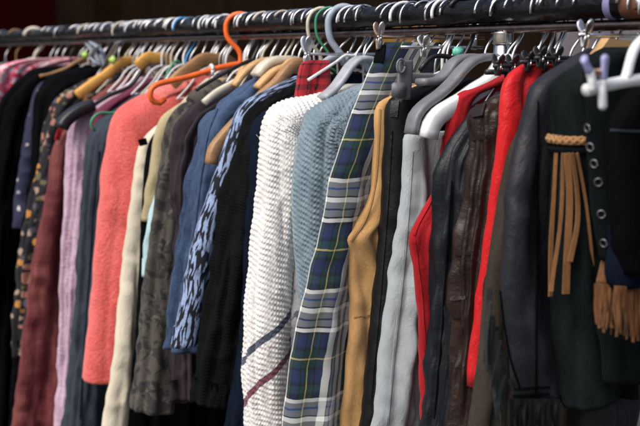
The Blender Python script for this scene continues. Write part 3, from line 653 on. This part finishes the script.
mesh_obj('loose_yarn', *join_data(loose)[:2], M['white_knit'], g.root, join_data(loose)[2])['kind'] = 'stuff'
g21 = g
g = GM('print_jersey', 'grey printed jersey showing below the blue cardigan', 'jersey', 364, [(356, 88), (332, 104), (314, 122), (304, 150), (300, 200), (293, 260), (283, 340), (276, 400), (273, 427)]); g.panel(M['greyprint'], b=.020, far=-.1); g22 = g
g = GM('blue_cardigan', 'chunky grey blue knitted cardigan', 'cardigan', 376, [(366, 80), (352, 85), (336, 91), (318, 100), (306, 112), (299, 132), (296, 165), (294, 200), (294, 240), (297, 290), (301, 320)])
g.sleeve(M['blue_knit'], .058, .05, fold=.006, foldf=6, knit=knit_fn(.0104, .0070, .0013, .45, 1.0), step=.0020, n=180, grow=.12); g.panel(M['blue_knit'], inset=.04, b=.02, far=-.1); g23 = g
g = GM('green_top', 'sliver of green and red top between blue cardigan and tartan shirt', 'top', 388, [(378, 84), (360, 110), (342, 136), (333, 150), (330, 170), (329, 200)]); g.panel(floral_mat('green_floral', (.05, .12, .06), [(.3, .02, .03), (.06, .16, .08)], 40), b=.012, far=-.05); g24 = g
g = GM('tartan_dress', 'navy, green and white tartan dress pinned by its top', 'dress', 425, [(384, 42), (377, 52), (369, 68), (359, 90), (350, 113), (341, 138), (334, 158), (328, 178), (321, 212), (311, 256), (297, 323), (282, 427)]); g.panel(M['tartan'], b=.022, fold=.011, ff=18, far=-.02, b0=.016, drape=.5, m=50)
g.strip('strap', M['black'], [(382, 46), (380, 56), (378, 64)], .018); g25 = g
g = GM('suede_vest', 'camel tan suede vest with curved armhole', 'vest', 436, [(424, 80), (404, 90), (388, 97), (379, 102), (375, 112), (373, 150), (369, 195), (357, 221), (343, 240), (347, 254), (350, 300), (346, 370), (341, 427)]); g.panel(M['camel'], b=.012, fold=.010, ff=24, b0=.012, far=-.12)
sm = suede('camel_edge', (.25, .135, .05), (.46, .26, .11))
g.strip('seam', sm, [(380, 108), (378, 150), (374, 192), (364, 222), (350, 242)], .003, .0005); g.strip('seam', sm, [(353, 318), (359, 317), (366, 316), (376, 314), (388, 312)], .0028, .0003, lift=.0008); g26 = g
g = GM('leather_trousers', 'black leather trousers between camel vest and light grey trousers', 'trousers', 448, [(438, 78), (412, 88), (394, 96), (387, 106), (385, 140), (382, 200), (375, 280), (366, 360), (360, 427)]); g.panel(M['bleather'], b=.026, fold=.010, ff=24, far=-.12)
g.strip('belt_loop', M['nleather'], [(396, 100), (395, 108), (394, 118)], .014, .002); g.strip('seam', M['bleather'], [(392, 130), (388, 200), (381, 290), (371, 400)], .003); g27 = g
g = GM('grey_trousers', 'light grey cotton trousers slung over a grey plastic hanger end', 'trousers', 478, [(417, 133), (409, 133.6), (404, 135), (402, 140), (401, 155), (398, 200), (390, 280), (382, 350), (374, 427)]); g.panel(M['lightgrey'], b=.017, fold=.015, ff=30, far=.0, b0=.012, drape=.3)
g.strip('side_seam', M['lightgrey'], [(412, 150), (409, 200), (402, 280), (394, 350), (387, 424)], .0035, .0007); g28 = g
g = GM('red_vest', 'bright red sleeveless top on a white rounded hanger', 'top', 508, [(492, 74), (480, 81), (466, 88), (455, 94), (449, 104), (444, 125), (441, 150), (437, 178), (429, 200), (416, 224), (411, 236), (414, 262), (418, 300), (421, 350), (423, 427)]); g.panel(M['red'], b=.011, fold=.014, ff=24, far=-.1, b0=.022)
rd = cloth('red_binding', (.33, .008, .013), .2)
g.strip('binding', rd, [(445, 116), (443, 150), (438, 182), (430, 203), (418, 225), (414, 236)], .004, .001); g.strip('binding', rd, [(414, 240), (418, 268), (422, 305), (425, 350)], .004, .001); g29 = g
g = GM('leather_jacket', 'shiny blue black leather jacket left of the brown leather jacket', 'jacket', 530, [(496, 92), (480, 104), (466, 120), (453, 140), (446, 158), (442, 182), (440, 235), (436, 300), (431, 370), (424, 427)]); g.sleeve(M['nleather'], .038, .034, fold=.011, foldf=9, rings=.004); g.panel(M['nleather'], inset=.03, far=-.1)
g.strip('seam', M['black'], [(452, 180), (447, 250), (441, 340), (434, 420)], .0018); g30 = g
g = GM('brown_jacket', 'worn dark brown leather jacket with wrinkled sleeve', 'jacket', 552, [(506, 92), (492, 95), (480, 98), (473, 106), (471, 125), (470, 160), (465, 197), (457, 260), (451, 340), (447, 427)]); g.sleeve(M['wleather'], .034, .032, fold=.011, foldf=9, rings=.006, a0=.02, grow=.05, ss=.9); g.panel(M['wleather'], inset=.03, far=-.1)
for y in (140, 255, 300, 318): g.strip('sleeve_seam', M['wleather'], [(x+(472-.13*(y-100))-473, y-(x-470)*.12) for x in (472.5, 476, 480, 485, 490, 495)], .0055, .0016)
g.strip('epaulette', M['wleather'], [(474, 112), (480, 111), (486, 110)], .02, .002); g31 = g
g = GM('satin_blouse', 'scarlet satin blouse falling from black clips', 'blouse', 566, [(524, 63), (516, 67), (506, 74), (500, 84), (496, 100), (493, 130), (490, 165), (487, 200), (480.5, 273), (473, 340), (468, 378), (468, 388)]); g.panel(M['satin'], b=.014, fold=.008, ff=34, far=.02, b0=.006, drape=.0); g32 = g
g = GM('suede_coat', 'taupe suede coat behind the charcoal leather jacket', 'coat', 590, [(556, 74), (542, 90), (529, 111), (518, 133), (508, 154), (502, 179), (497, 210), (488, 273), (476, 373), (467, 427)]); g.panel(M['taupe'], b=.016, fold=.006, far=.0); g33 = g
g = GM('fringed_jacket', 'charcoal leather jacket with slanted pocket and fringed hem', 'jacket', 634, [(588, 48), (574, 55), (558, 65), (542, 76), (531, 87), (526, 104), (522, 125), (514, 155), (506, 190), (500, 240), (497, 285), (502, 340), (511, 402)], hem=1); g.panel(M['gleather'], b=.017, fold=.010, ff=16, far=.04, b0=.016)
g.strip('seam', M['black'], [(538, 100), (537, 200), (536, 300), (536, 398)], .0018); g.strip('hem_seam', M['black'], [(513, 396), (530, 395), (550, 394)], .004); g.strip('hem_seam', M['black'], [(513, 389), (530, 388), (550, 387)], .0025)
g.strip('pocket', M['bleather'], [(495, 290), (499, 325), (506, 362), (514, 390)], .010, .0015); g.strip('stitching', M['black'], [(501, 290), (505, 325), (512, 362), (520, 388)], .0018)
for i in range(26):
    x = 511+i*1.9; g.strip('fringe_strand', M['bleather'], [(x, 399), (x-1+random.uniform(-2, 2), 415), (x-1+random.uniform(-4, 3), 436+random.uniform(0, 12))], .0050, .0008, .004*random.random(), w1=.0026, hang=True)
for i in range(15):
    f = i/14; x = 488+17*f+random.uniform(-2, 2); y = 288+84*f+random.uniform(-6, 6); h = random.uniform(48, 84)
    g.strip('fringe_strand', M['greensuede'], [(x, y), (x-3*f-1+random.uniform(-3, 2), y+h*.5), (x-2+random.uniform(-6, 4), min(428, y+h))], .0056, .0008, .001+.022*random.random(), w1=.0042, hang=True)
g34 = g
g = GM('suede_jacket', 'black suede jacket sleeve with braided band and long tan fringe', 'jacket', 658, [(604, 47), (590, 51), (576, 57), (563, 66), (555, 80), (553, 110), (552, 150), (551, 200), (550, 250), (551, 330), (556, 411)], hem=1)
g.sleeve(M['sleevesuede'], .029, .026, fold=.004, a0=.018, flare=1.55, grow=.05, ss=.85); g.panel(M['blacksuede'], inset=.035, far=.03, b=.016)
def level(g, py):
    return min(g.sl, key=lambda q: abs(proj((g.X, -(q[0].x-q[1].x*q[2]), q[0].y-q[1].y*q[2]))[1]-py))
l0, l1, l2, l3 = [level(g, y)[4] for y in (134, 144, 145, 152)]
g.band(M['brownsuede'], l0, l1, .0015, 'braided_band'); g.band(M['blacksuede'], l2, l3, .003, 'cuff_band')
br = []
for k in range(3):                       # three plaited strands round the band
    pts = []
    for i in range(60):
        th = -math.pi+2*math.pi*i/59; c, nrm, aa, bb, l, t = level(g, 139)
        w = .0042*math.sin(th*9+k*2*math.pi/3); o = .0055+.0014*math.cos(th*18+k*4*math.pi/3)
        pts.append(Vector((g.X+math.sin(th)*(bb+o), -(c.x-nrm.x*math.cos(th)*(aa+o)), c.y-nrm.y*math.cos(th)*(aa+o)+w)))
    br.append(tube_data(pts, .0024, 8))
V, Fc, U = join_data(br); mesh_obj('braid', V, Fc, suede('tan_braid', (.30, .15, .06), (.48, .27, .12)), g.root, U)
M['tansuede'] = suede('tan_fringe', (.12, .052, .018), (.29, .140, .056))
for a, m_, c_, b_, w in (((556, 153), (553.5, 200), (551, 250), (550, 296), .011), ((563, 153), (562, 195), (558, 240), (552, 292), .009), ((567, 153), (569.5, 195), (568, 240), (566, 294), .017), ((572, 153), (577, 190), (577, 220), (571, 262), .011), ((577, 153), (584, 190), (590, 240), (597, 291), .0075)):
    g.strip('fringe_strand', M['tansuede'], [a, m_, c_, b_], w*.42, .0011, .004+random.uniform(0, .004), w1=w*.56, hang=True)
g35 = g
g = GM('eyelet_vest', 'black corduroy vest with a column of silver eyelets', 'vest', 708, [(630, 46), (606, 50), (590, 54), (582, 62), (583, 100), (586, 140), (590, 180), (594, 215), (600, 262)], hem=1); g.panel(M['blacksuede'], b=.018, far=.0, fold=.006, b0=.016)
for i, (px, py) in enumerate([(588, 128), (590.5, 147), (594.5, 163.5), (598.5, 182), (601.5, 214), (604, 243)]):
    h = g.surf(px, py)
    if not h: print('eyelet miss', px); continue
    c = h[0]+h[1]*.001; a1 = Vector((0, 0, 1)).cross(h[1]).normalized(); a2 = h[1].cross(a1)
    tube('eyelet', [c+a1*.0046*math.cos(t)+a2*.0048*math.sin(t) for t in [k*math.pi/8 for k in range(17)]], .0010, M['dull_steel'], g.root, 8)
g36 = g
g = GM('denim_jacket', 'black jacket at the right edge with scooped neckline', 'jacket', 730, [(672, 66), (646, 78), (622, 96), (609, 120), (606, 160), (608, 205), (612, 245), (620, 276)], hem=1); g.panel(M['black'], b=.02, far=.05, fold=.008)
g.strip('seam', M['slate'], [(610, 130), (618, 130), (628, 131), (644, 131)], .002); g37 = g
g = GM('navy_skirt', 'dark navy skirt hem above the tan fringe', 'skirt', 716, [(668, 66), (646, 84), (618, 110), (609, 150), (606, 200), (602, 250), (602, 275), (606, 289)], hem=1); g.panel(M['navy'], b=.018, far=.03, fold=.012); g38 = g
g = GM('fringed_skirt', 'brown suede piece with a row of long fringe at the right edge', 'skirt', 704, [(664, 60), (646, 78), (622, 110), (613, 150), (608, 220), (600, 272), (596, 286)], hem=1); g.panel(M['brownsuede'], b=.014, far=.03, fold=.006)
for i in range(24):
    x = 596+i*2.2; y0 = 284+i*.2; L = 42+i*.6+random.uniform(-4, 4)
    g.strip('fringe_strand', M['brownsuede'], [(x, y0), (x+random.uniform(-.6, .6), y0+L*.5), (x+random.uniform(-1.5, 1.5), y0+L)], .0042, .0008, .004*random.random(), w1=.0036, hang=True)
g39 = g
g = GM('black_skirt', 'long black suede coat hem below the brown fringe at right', 'coat', 696, [(650, 60), (626, 90), (610, 130), (603, 220), (601, 300), (604, 350), (608, 387)], hem=1); g.panel(M['blacksuede'], b=.016, far=.03, fold=.012); g40 = g
g = GM('leather_coat', 'dark grey leather coat lowest at the bottom right corner', 'coat', 648, [(640, 60), (600, 100), (585, 150), (578, 220), (576, 300), (574, 427)]); g.panel(M['gleather'], b=.02, far=.0, fold=.014); g41 = g
g = GM('plaid_scarf', 'small red and black plaid scarf hung from a silver clip', 'scarf', 348, [(305, 60), (300, 64), (297, 76), (295, 90), (294, 108)], hem=1); g.panel(M['redplaid'], b=.014, far=g.edge[0].x-.05, fold=.014, ff=30, b0=.006); g42 = g

# ------------------------------------------------------------------ hangers
def along(g, n=5, inset=.018, maxdrop=.085):
    """hanger arm following the inside of the garment's shoulder"""
    z0 = g.edge[0].y; pts = [p for p in g.edge if p.y > z0-maxdrop and p.x > .015]
    if len(pts) < 2: return None
    sel = [pts[int(i*(len(pts)-1)*.68/(n-1))] for i in range(n)]
    return [(p.x-inset, p.y-inset) for p in sel]
def hang(g, what, mat='steel', label=None, **k):
    a = along(g); zn = max(g.edge[0].y-.012, ZR-.135); st = ZR-zn
    kw = dict(stem=max(.085, st)); kw.update(k)
    wire_hanger(label or 'hanger with slim metal hook holding the '+what, g.X, mat, arms=a, drop=.1, bar=False, **kw)
for g, what, k in ((g1, 'pink floral top', {}), (g2, 'leftmost black coat', {}), (g3, 'navy dress with small pale flowers', {}), (g4, 'plain black jacket beside the dark floral dress', {}), (g5, 'black dress with orange flowers', {}), (g6, 'maroon sheer dress', {}), (g7, 'lilac knit', {}),
                   (g8, 'plum top', {}), (g9, 'slate navy jacket', {}), (g10, 'coral coat', {}), (g11, 'cream trousers', {}), (g12, 'narrow black top', {}), (g13, 'khaki shirt', {}), (g14, 'pale aqua scarf', {}), (g15, 'camouflage jacket', {}), (g16, 'plum brown blouse', {}),
                   (g17, 'denim shirt', {}), (g18, 'animal print blouse', {}), (g19, 'black textured cardigan', {}), (g20, 'navy jacket behind the white cardigan', {}), (g22, 'grey printed jersey', {}), (g24, 'green and red top', {}),
                   (g26, 'camel suede vest', {}), (g27, 'black leather trousers', {}), (g30, 'blue black leather jacket', {}), (g31, 'brown leather jacket', {}), (g33, 'taupe suede coat', {})):
    hang(g, what, **k)
for g, what in ((g34, 'charcoal fringed leather jacket'), (g35, 'black suede jacket'), (g37, 'black jacket at the right edge'), (g38, 'navy skirt'), (g39, 'brown fringed piece'), (g40, 'black suede coat hem'), (g41, 'dark grey leather coat')):
    wire_hanger('hanger with slim metal hook holding the '+what, g.X, stem=.085, arms=along(g, inset=.016), bar=False)

def P2(X, pts): return [uz(px, py, X) for px, py in pts]
def ex_hanger(label, hook, arm_px, mat, hr=.0021, ar=.005, amat=None, flat=None, flip=False, stem=.085, name='hanger', rw=.0245, lean=0., tip=8, group=None):
    X = rail_x(hook)
    return wire_hanger(label, X, mat, stem, arms=P2(X, arm_px), hr=hr, ar=ar, amat=amat, flatarm=flat, bar=False, flip=flip, name=name, rw=rw, lean=lean, tip=tip, group=group)
ex_hanger('bright orange plastic hanger hooked over the rail above the coral coat', 240, [(222, 67), (205, 72), (188, 77), (170, 81), (156, 85), (151, 90), (150, 96), (154, 102), (160, 103), (165, 99)], 'orange_pl', .0062, .0066, flip=True, stem=.095, rw=.028, tip=-25)
ex_hanger('thick black plastic hanger hooked right of the orange hanger', 252, [(244, 63), (228, 71), (212, 80), (196, 90)], 'black_pl', .0040, .0045, stem=.085, rw=.026)
ex_hanger('thick cream plastic hook at the left end of the rail', 34, [(24, 62), (8, 70), (-8, 78)], 'cream_pl', .0075, .0075, stem=.09, rw=.030)
ex_hanger('thick white plastic coated hook looped over the rail beside a green one', 322, [(316, 72), (304, 82), (292, 92)], 'cream_pl', .0038, .004, flip=True, stem=.10, rw=.032, tip=30)
ex_hanger('thin green plastic coated hook beside the white one', 330, [(322, 74), (312, 84)], 'green_pl', .0028, .003, flip=True, stem=.10, rw=.027, tip=20)
ex_hanger('grey blue thick plastic hanger with tall hook', 344, [(340, 56), (328, 60), (320, 68), (313, 77), (305, 86)], 'blue_pl', .0068, .0075, flip=True, stem=.090, rw=.032, tip=-40)
ex_hanger('white wire hanger whose arm crosses in front of the grey blue hanger', 352, [(346, 55), (336, 62), (322, 71), (308, 80)], 'white_pl', .0021, .0030, stem=.075)
ex_hanger('wide pale grey plastic hanger inside the white cardigan shoulder', 364, [(358, 59), (350, 66), (343, 76), (334, 88), (322, 98)], 'steel', .0021, .01, 'lgrey_pl', (.016, .006), stem=.08)
ex_hanger('pale wooden hanger in the shoulder of the denim shirt', 270, [(262, 61), (252, 66), (242, 75), (234, 86)], 'steel', .0021, .01, 'wood', (.012, .007), stem=.085)
ex_hanger('wooden hanger sloping above the animal print blouse', 292, [(286, 66), (276, 70), (266, 78), (257, 88)], 'steel', .0021, .01, 'wood', (.012, .007), stem=.085)
ex_hanger('broad cream plastic hanger beside the denim shirt', 284, [(279, 60), (270, 62), (262, 68), (256, 76)], 'cream_pl', .0024, .01, 'cream_pl', (.018, .010), stem=.085)
ex_hanger('brown board hanger under the orange hanger arm', 213, [(204, 59), (192, 67), (180, 76), (172, 84)], 'steel', .0021, .01, 'bwood', (.010, .016), stem=.085)
ex_hanger('flat ivory plastic hanger right of the camouflage jacket', 260, [(246, 76), (232, 84), (216, 93), (204, 103)], 'steel', .0021, .01, 'cream_pl', (.008, .008), stem=.095)
ex_hanger('tan wooden hanger end poking out beside the plum brown blouse', 247, [(234, 92), (212, 114), (196, 130), (182, 142), (171, 159)], 'steel', .0021, .01, 'wood', (.010, .008), stem=.09)
ex_hanger('yellow wooden hanger tilted above the dark floral dress', 128, [(104, 76), (98, 80), (88, 87), (77, 95)], 'steel', .0021, .01, 'ywood', (.012, .014), stem=.09)
ex_hanger('yellow wooden hanger body left of the orange hanger', 156, [(150, 57), (144, 60), (138, 66)], 'steel', .0021, .01, 'ywood', (.012, .016), stem=.085)
ex_hanger('curved brown hanger beneath the pink cloth at left', 84, [(76, 62), (66, 68), (50, 74), (40, 76)], 'steel', .0021, .01, 'bwood', (.008, .005), stem=.085)
ex_hanger('green plastic hanger tip curving out of the slate jacket', 176, [(156, 96), (134, 108), (112, 113), (100, 113), (93, 118), (91, 125), (95, 131)], 'steel', .0021, .0036, 'green_pl', stem=.09)
ex_hanger('black padded hanger end over the lilac knit', 152, [(130, 86), (108, 96), (92, 106), (84, 112), (72, 120)], 'steel', .0021, .006, 'black_pl', stem=.09)
V = []
X = rail_x(152); V, Fc, U = tube_data(smooth_path([Vector((X, -u, z)) for u, z in P2(X, [(92, 105), (84, 108), (73, 114), (64, 122), (61, 128)])], .006), .02, 20, flat=(Vector((1, 0, 0)), .024, .017))
pad = mesh_obj('hanger_pad', V, Fc, M['black_pl'], None, U); tag(pad, 'rounded glossy black shoulder pad slipped over a hanger end above the lilac knit', 'hanger pad')
ex_hanger('brown wooden hanger showing between denim shirt and animal print blouse', 298, [(276, 84), (258, 100), (240, 119), (226, 134), (214, 150), (211, 164)], 'steel', .0021, .01, 'bwood', (.012, .012), stem=.09)
ex_hanger('grey plastic hanger with long sculpted arm over the light grey trousers', 500, [(488, 57), (474, 60), (462, 70), (452, 82), (438, 95), (424, 105), (415, 116), (411, 134)], 'steel', .0021, .01, 'grey_pl', (.0135, .0065), stem=.078)
ex_hanger('second grey plastic hanger behind the long sculpted one', 486, [(474, 57), (462, 58), (453, 63), (447, 72), (438, 80), (420, 82)], 'steel', .0021, .01, 'grey_pl', (.013, .006), stem=.078)
ex_hanger('black plastic hanger arm behind the grey hangers', 462, [(450, 57), (436, 56), (428, 60), (420, 70)], 'black_pl', .0035, .0040, stem=.082)
ex_hanger('white plastic hanger with broad rounded end inside the red top', 508, [(490, 82), (476, 91), (462, 101), (450, 108), (438, 116), (431, 126), (428, 138)], 'steel', .0021, .01, 'white_pl', (.012, .0145), stem=.085)
Xw = rail_x(752)
t = thing('hanger', 'white plastic hanger lying in front of the black jackets at right', 'hanger', (Xw, 0, ZR-.2))
wp = lambda pts: smooth_path([on_x(px, py, Xw) for px, py in pts], .006)
tube('arms', wp([(586, 90), (592, 89), (602, 86), (612, 84), (628, 81), (650, 79), (690, 80)]), .0068, M['white_pl'], t, 14)
tube('hook', hook_path(Xw, .0245, .09), .0030, M['steel'], t)
tube('neck', wp([(624, 82), (627, 74), (630, 62), (634, 50), (640, 42), (660, 28), (690, 18), (720, 12), (744, 6)]), .0058, M['white_pl'], t, 14)
Xp = Xw+.012
peg = thing('clothes_peg', 'white and lavender clothes peg gripping the white hanger end', 'clothes peg', on_x(598, 84, Xp))
def blade(name, pts, prof, f0, f1, mat, parent, axis, n=16):
    V, Fc, U = [], [], []; N = len(pts)
    for i, q in enumerate(pts):
        f = lerp(f0, f1, i/(N-1)); tg = (pts[min(i+1, N-1)]-pts[max(i-1, 0)]).normalized(); a = (axis-tg*axis.dot(tg)).normalized(); b = tg.cross(a); wd, th_ = prof(f)
        for j in range(n): th = 2*math.pi*j/n; V.append(q+a*wd*math.cos(th)+b*th_*math.sin(th)); U.append((th*.01, f))
    for i in range(N-1):
        for j in range(n): k = (j+1) % n; Fc.append((i*n+j, i*n+k, i*n+n+k, i*n+n+j))
    Fc += [tuple(range(n-1, -1, -1)), tuple(range((N-1)*n, N*n))]
    return mesh_obj(name, V, Fc, mat, parent, U)
def peg_prof(f):
    e = math.sqrt(max(.02, 1-((.08-f)/.08)**2)) if f < .08 else math.sqrt(max(.02, 1-((f-.93)/.07)**2)) if f > .93 else 1
    wd = .0078-.0028*math.exp(-((f-.5)/.13)**2)-.0012*max(0, f-.6)
    return wd*e, (.0046-.0012*math.exp(-((f-.25)/.16)**2))*max(.35, e)
for a in (((583, 56), (587, 66), (591, 76), (593, 86), (592, 93)), ((605, 54), (604.5, 66), (603, 80), (602.5, 96), (603, 110))):
    pts = smooth_path([on_x(px, py, Xp) for px, py in a], .0022); k = int(len(pts)*.45); ax = Vector((.45, -.9, 0))
    lg = blade('leg', pts[k:], peg_prof, .45, 1., M['white_pl'], peg, ax); blade('finger_grip', pts[:k+1], peg_prof, 0., .45, M['lav_pl'], lg, ax)
c0 = on_x(593, 72, Xp); c1 = on_x(604, 73, Xp)
tube('spring', [c0.lerp(c1, f)+Vector((.003*math.sin(f*30), 0, .003*math.cos(f*30))) for f in [i/40 for i in range(41)]], .0012, M['copper'], peg, 6)

# clip hangers
Xt = g25.X; u0, z0 = uz(379, 37, Xt)
clip_hanger('clip hanger with rosy copper pins pinching the tartan dress', Xt, z0, u0+.004, -.14, [u0, -.115], 'steel', 'steel', jaw='copper', barmat='copper', ch=.042, cw=.0065)
X = rail_x(440); u0, z0 = uz(424, 40, X); clip_hanger('plain steel clip hanger behind the tartan dress', X, z0-.012, u0+.05, -.1, [u0], ch=.034)
X = g42.X; u0, z0 = uz(307, 54, X); clip_hanger('steel clip hanger holding the red plaid scarf', X, z0, u0+.006, -.13, [u0], ch=.056, cw=.009)
X = rail_x(640); u0, z0 = uz(584, 35, X); clip_hanger('steel clip hanger above the black suede jacket', X, z0, u0+.010, -.14, [u0-.002, -.10], ch=.033, cw=.0065)
tk = rail_x(646); u0, z0 = uz(612, 43, tk)
V, Fc, U = [], [], []
tp = [uz(*q, tk) for q in [(606, 38), (628, 41), (634, 56), (594, 54)]]
V = [Vector((tk+dx, -u, z)) for dx in (-.008, .006) for u, z in tp]; Fc = [(0, 1, 2, 3), (7, 6, 5, 4)]+[(i, i+4, (i+1) % 4+4, (i+1) % 4) for i in range(4)]
t = thing('wooden_hanger', 'tan wooden hanger body behind the steel bar at upper right', 'hanger', (tk, 0, ZR-.1)); mesh_obj('body', V, Fc, M['wood'], t, None, smooth=False); tube('hook', hook_path(tk, .0245, .085), .0021, M['steel'], t)
# big grey clip hanger between tartan and camel vest
X = rail_x(452); u0, z0 = uz(399, 76, X)
t = thing('clip_hanger', 'grey plastic hanger with a large lever clip beside the tartan dress', 'hanger', (X, 0, z0))
tube('hook', hook_path(X, .0245, .10), .0021, M['steel'], t)
tube('bar', [Vector((X, -u, z)) for u, z in P2(X, [(404, 77), (420, 78.5), (432, 79), (446, 78)])], .008, M['grey_pl'], t, 12, flat=(Vector((0, 0, 1)), .0085, .004))
tube('arms', [Vector((X, -u, z)) for u, z in [(0, ZR-.095)]+P2(X, [(446, 66), (443, 74), (440, 80)])], .006, M['grey_pl'], t, 10)
cp = smooth_path([Vector((X+.012, -u, z)) for u, z in P2(X, [(401, 60), (401, 70), (400, 82), (398.5, 99)])], .004)
k = tube('clip', cp, .01, M['grey_pl'], t, 18, flat=(Vector((0, 1, 0)), .0145, .004))
cc = on_x(401, 66, X+.018); tube('ring', [cc+Vector((0, .008*math.cos(a), .011*math.sin(a))) for a in [i*math.pi/8 for i in range(17)]], .002, M['grey_pl'], k, 8)
cc = on_x(399, 90, X+.018); V, Fc, U = box_data(cc, .004, .014, .012, .002); mesh_obj('jaw', V, Fc, M['grey_pl'], k, U)
# black clip cluster over the scarlet blouse
for i, (h, bz, ul, ur, cl) in enumerate([(546, 72, 486, 560, [508, 522]), (558, 66, 494, 566, [498, 512, 532]), (572, 62, 520, 585, [528, 545]), (584, 58, 535, 600, [540, 556])]):
    X = rail_x(h); ua, z0 = uz(ul, bz, X); ub, _ = uz(ur, bz, X)
    clip_hanger(['black bar clip hanger lowest over the scarlet blouse', 'black clip hanger with three clips above the scarlet blouse', 'black clip hanger behind the charcoal leather shoulder', 'rearmost black clip hanger beneath the silver bar'][i], X, z0, ua, min(ub, -.05), [uz(c, bz, X)[0] for c in cl], 'steel', 'black_pl', br=.0042 if i == 0 else .003, barmat='black_pl', ch=.027, cw=.006)
mt = rail_x(476); c = on_x(458, 52, mt); V, Fc, U = box_data(c, .006, .0095, .0085, .003)
tag(mesh_obj('size_tag', V, Fc, M['mint_pl'], None, U), 'small mint green size tag on a hanger hook above the grey plastic hangers', 'size tag')
X = rail_x(240); c = uz(211, 69, X)
pts = [Vector((X+.009*math.cos(a), -c[0]+.002*math.sin(a*.5), c[1]+.011*math.sin(a)-.002)) for a in [i*math.pi/8 for i in range(17)]]
tag(tube('cord', pts, .004, M['white_pl'], None, 8), 'white tie knotted round the orange hanger arm', 'tie')
tl = thing('tag_loop', 'silvery ribbon bundle with lime tag hanging under the rail at left', 'ribbon', on_y(105, 55, -.02))
for i, (a, b, c_) in enumerate((((88, 44), (96, 55), (104, 66)), ((92, 42), (102, 52), (106, 68)), ((118, 42), (112, 52), (104, 68)), ((98, 46), (92, 56), (98, 64)))):
    tube('ribbon', smooth_path([on_y(*q, -.03-.01*i) for q in (a, b, c_)], .006), .006, M['blue_pl'] if i % 2 else M['lgrey_pl'], tl, 10, flat=(Vector((.6, -.8, 0)), .012, .0015))
for q in ((113, 60), (85, 55)): V, Fc, U = box_data(on_y(*q, -.06), .012, .010, .012, .006); mesh_obj('lime_tag', V, Fc, M['lime_pl'], tl, U)

# spare hooks: hangers pushed together whose clothes are hidden behind the others
used = [rail_x(h) for h in ()]
extra = [(4, 'steel'), (16, 'bwood'), (48, 'steel'), (54, 'steel'), (70, 'black_pl'), (88, 'cream_pl'), (98, 'steel'), (110, 'white_pl'), (123, 'cream_pl'), (136, 'white_pl'), (141, 'white_pl'), (150, 'steel'), (162, 'white_pl'), (171, 'cream_pl'), (175, 'white_pl'), (181, 'white_pl'), (184, 'cyan_pl'), (190, 'steel'), (208, 'white_pl'), (226, 'white_pl'), (246, 'white_pl'), (263, 'cream_pl'), (272, 'steel'), (300, 'steel'), (312, 'steel'),
         (357, 'steel'), (396, 'steel'), (404, 'white_pl'), (413, 'steel'), (444, 'white_pl'), (514, 'steel'), (540, 'steel'), (609, 'steel')]
sd = {'steel': 'silver wire', 'bwood': 'brown coated', 'black_pl': 'black plastic coated', 'cream_pl': 'cream plastic', 'white_pl': 'white plastic', 'cyan_pl': 'sky blue plastic'}
cnt = {}
near_of = [(0, 30, 'at the left end of the rail'), (30, 90, 'above the black coats at left'), (90, 145, 'above the lilac knit'), (145, 200, 'above the coral coat'), (200, 260, 'beside the orange hanger'), (260, 320, 'above the white cardigan'), (320, 380, 'above the blue cardigan'), (380, 430, 'above the tartan dress'), (430, 500, 'left of the chrome post'), (500, 640, 'right of the chrome post')]
for h, m in extra:
    X = rail_x(h)+random.uniform(-.003, .003); where = [w for a, b, w in near_of if a <= h < b][0]
    wire_hanger('narrow %s hanger hook %s, its clothes hidden' % (sd[m], where), X, m, stem=random.uniform(.098, .108), half=.09, drop=.075, hr=.0021 if m == 'steel' else .0030, ar=.0025, group='spare hangers %s (%s)' % (where, sd[m]), lean=random.uniform(-.12, .12), bar=True)

# ------------------------------------------------------------------ light
w = bpy.data.worlds.new('World'); scene.world = w; w.use_nodes = True
nt = w.node_tree; bg = nt.nodes['Background']; sk = nt.nodes.new('ShaderNodeTexSky')
sk.sky_type = 'NISHITA'; sk.sun_disc = False
SUN_EL, SUN_AZ = R(50), R(8)          # azimuth measured from -Y (the street side) toward +X
sd_ = Vector((math.sin(SUN_AZ)*math.cos(SUN_EL), -math.cos(SUN_AZ)*math.cos(SUN_EL), math.sin(SUN_EL)))
sk.sun_elevation = SUN_EL; sk.sun_rotation = math.atan2(sd_.x, sd_.y); sk.air_density = 1.0; sk.dust_density = 4.5; sk.ozone_density = 1.
nt.links.new(sk.outputs[0], bg.inputs[0]); bg.inputs[1].default_value = .15
sl = bpy.data.lights.new('sun', 'SUN'); so = bpy.data.objects.new('sun', sl); col.objects.link(so)
sl.energy = 2.8; sl.angle = R(40); sl.color = (1, .965, .925)
so.rotation_euler = (-sd_).to_track_quat('-Z', 'Y').to_euler(); so.location = sd_*10
scene.view_settings.view_transform = 'Standard'; scene.view_settings.look = 'None'; scene.view_settings.exposure = 0; scene.view_settings.gamma = 1
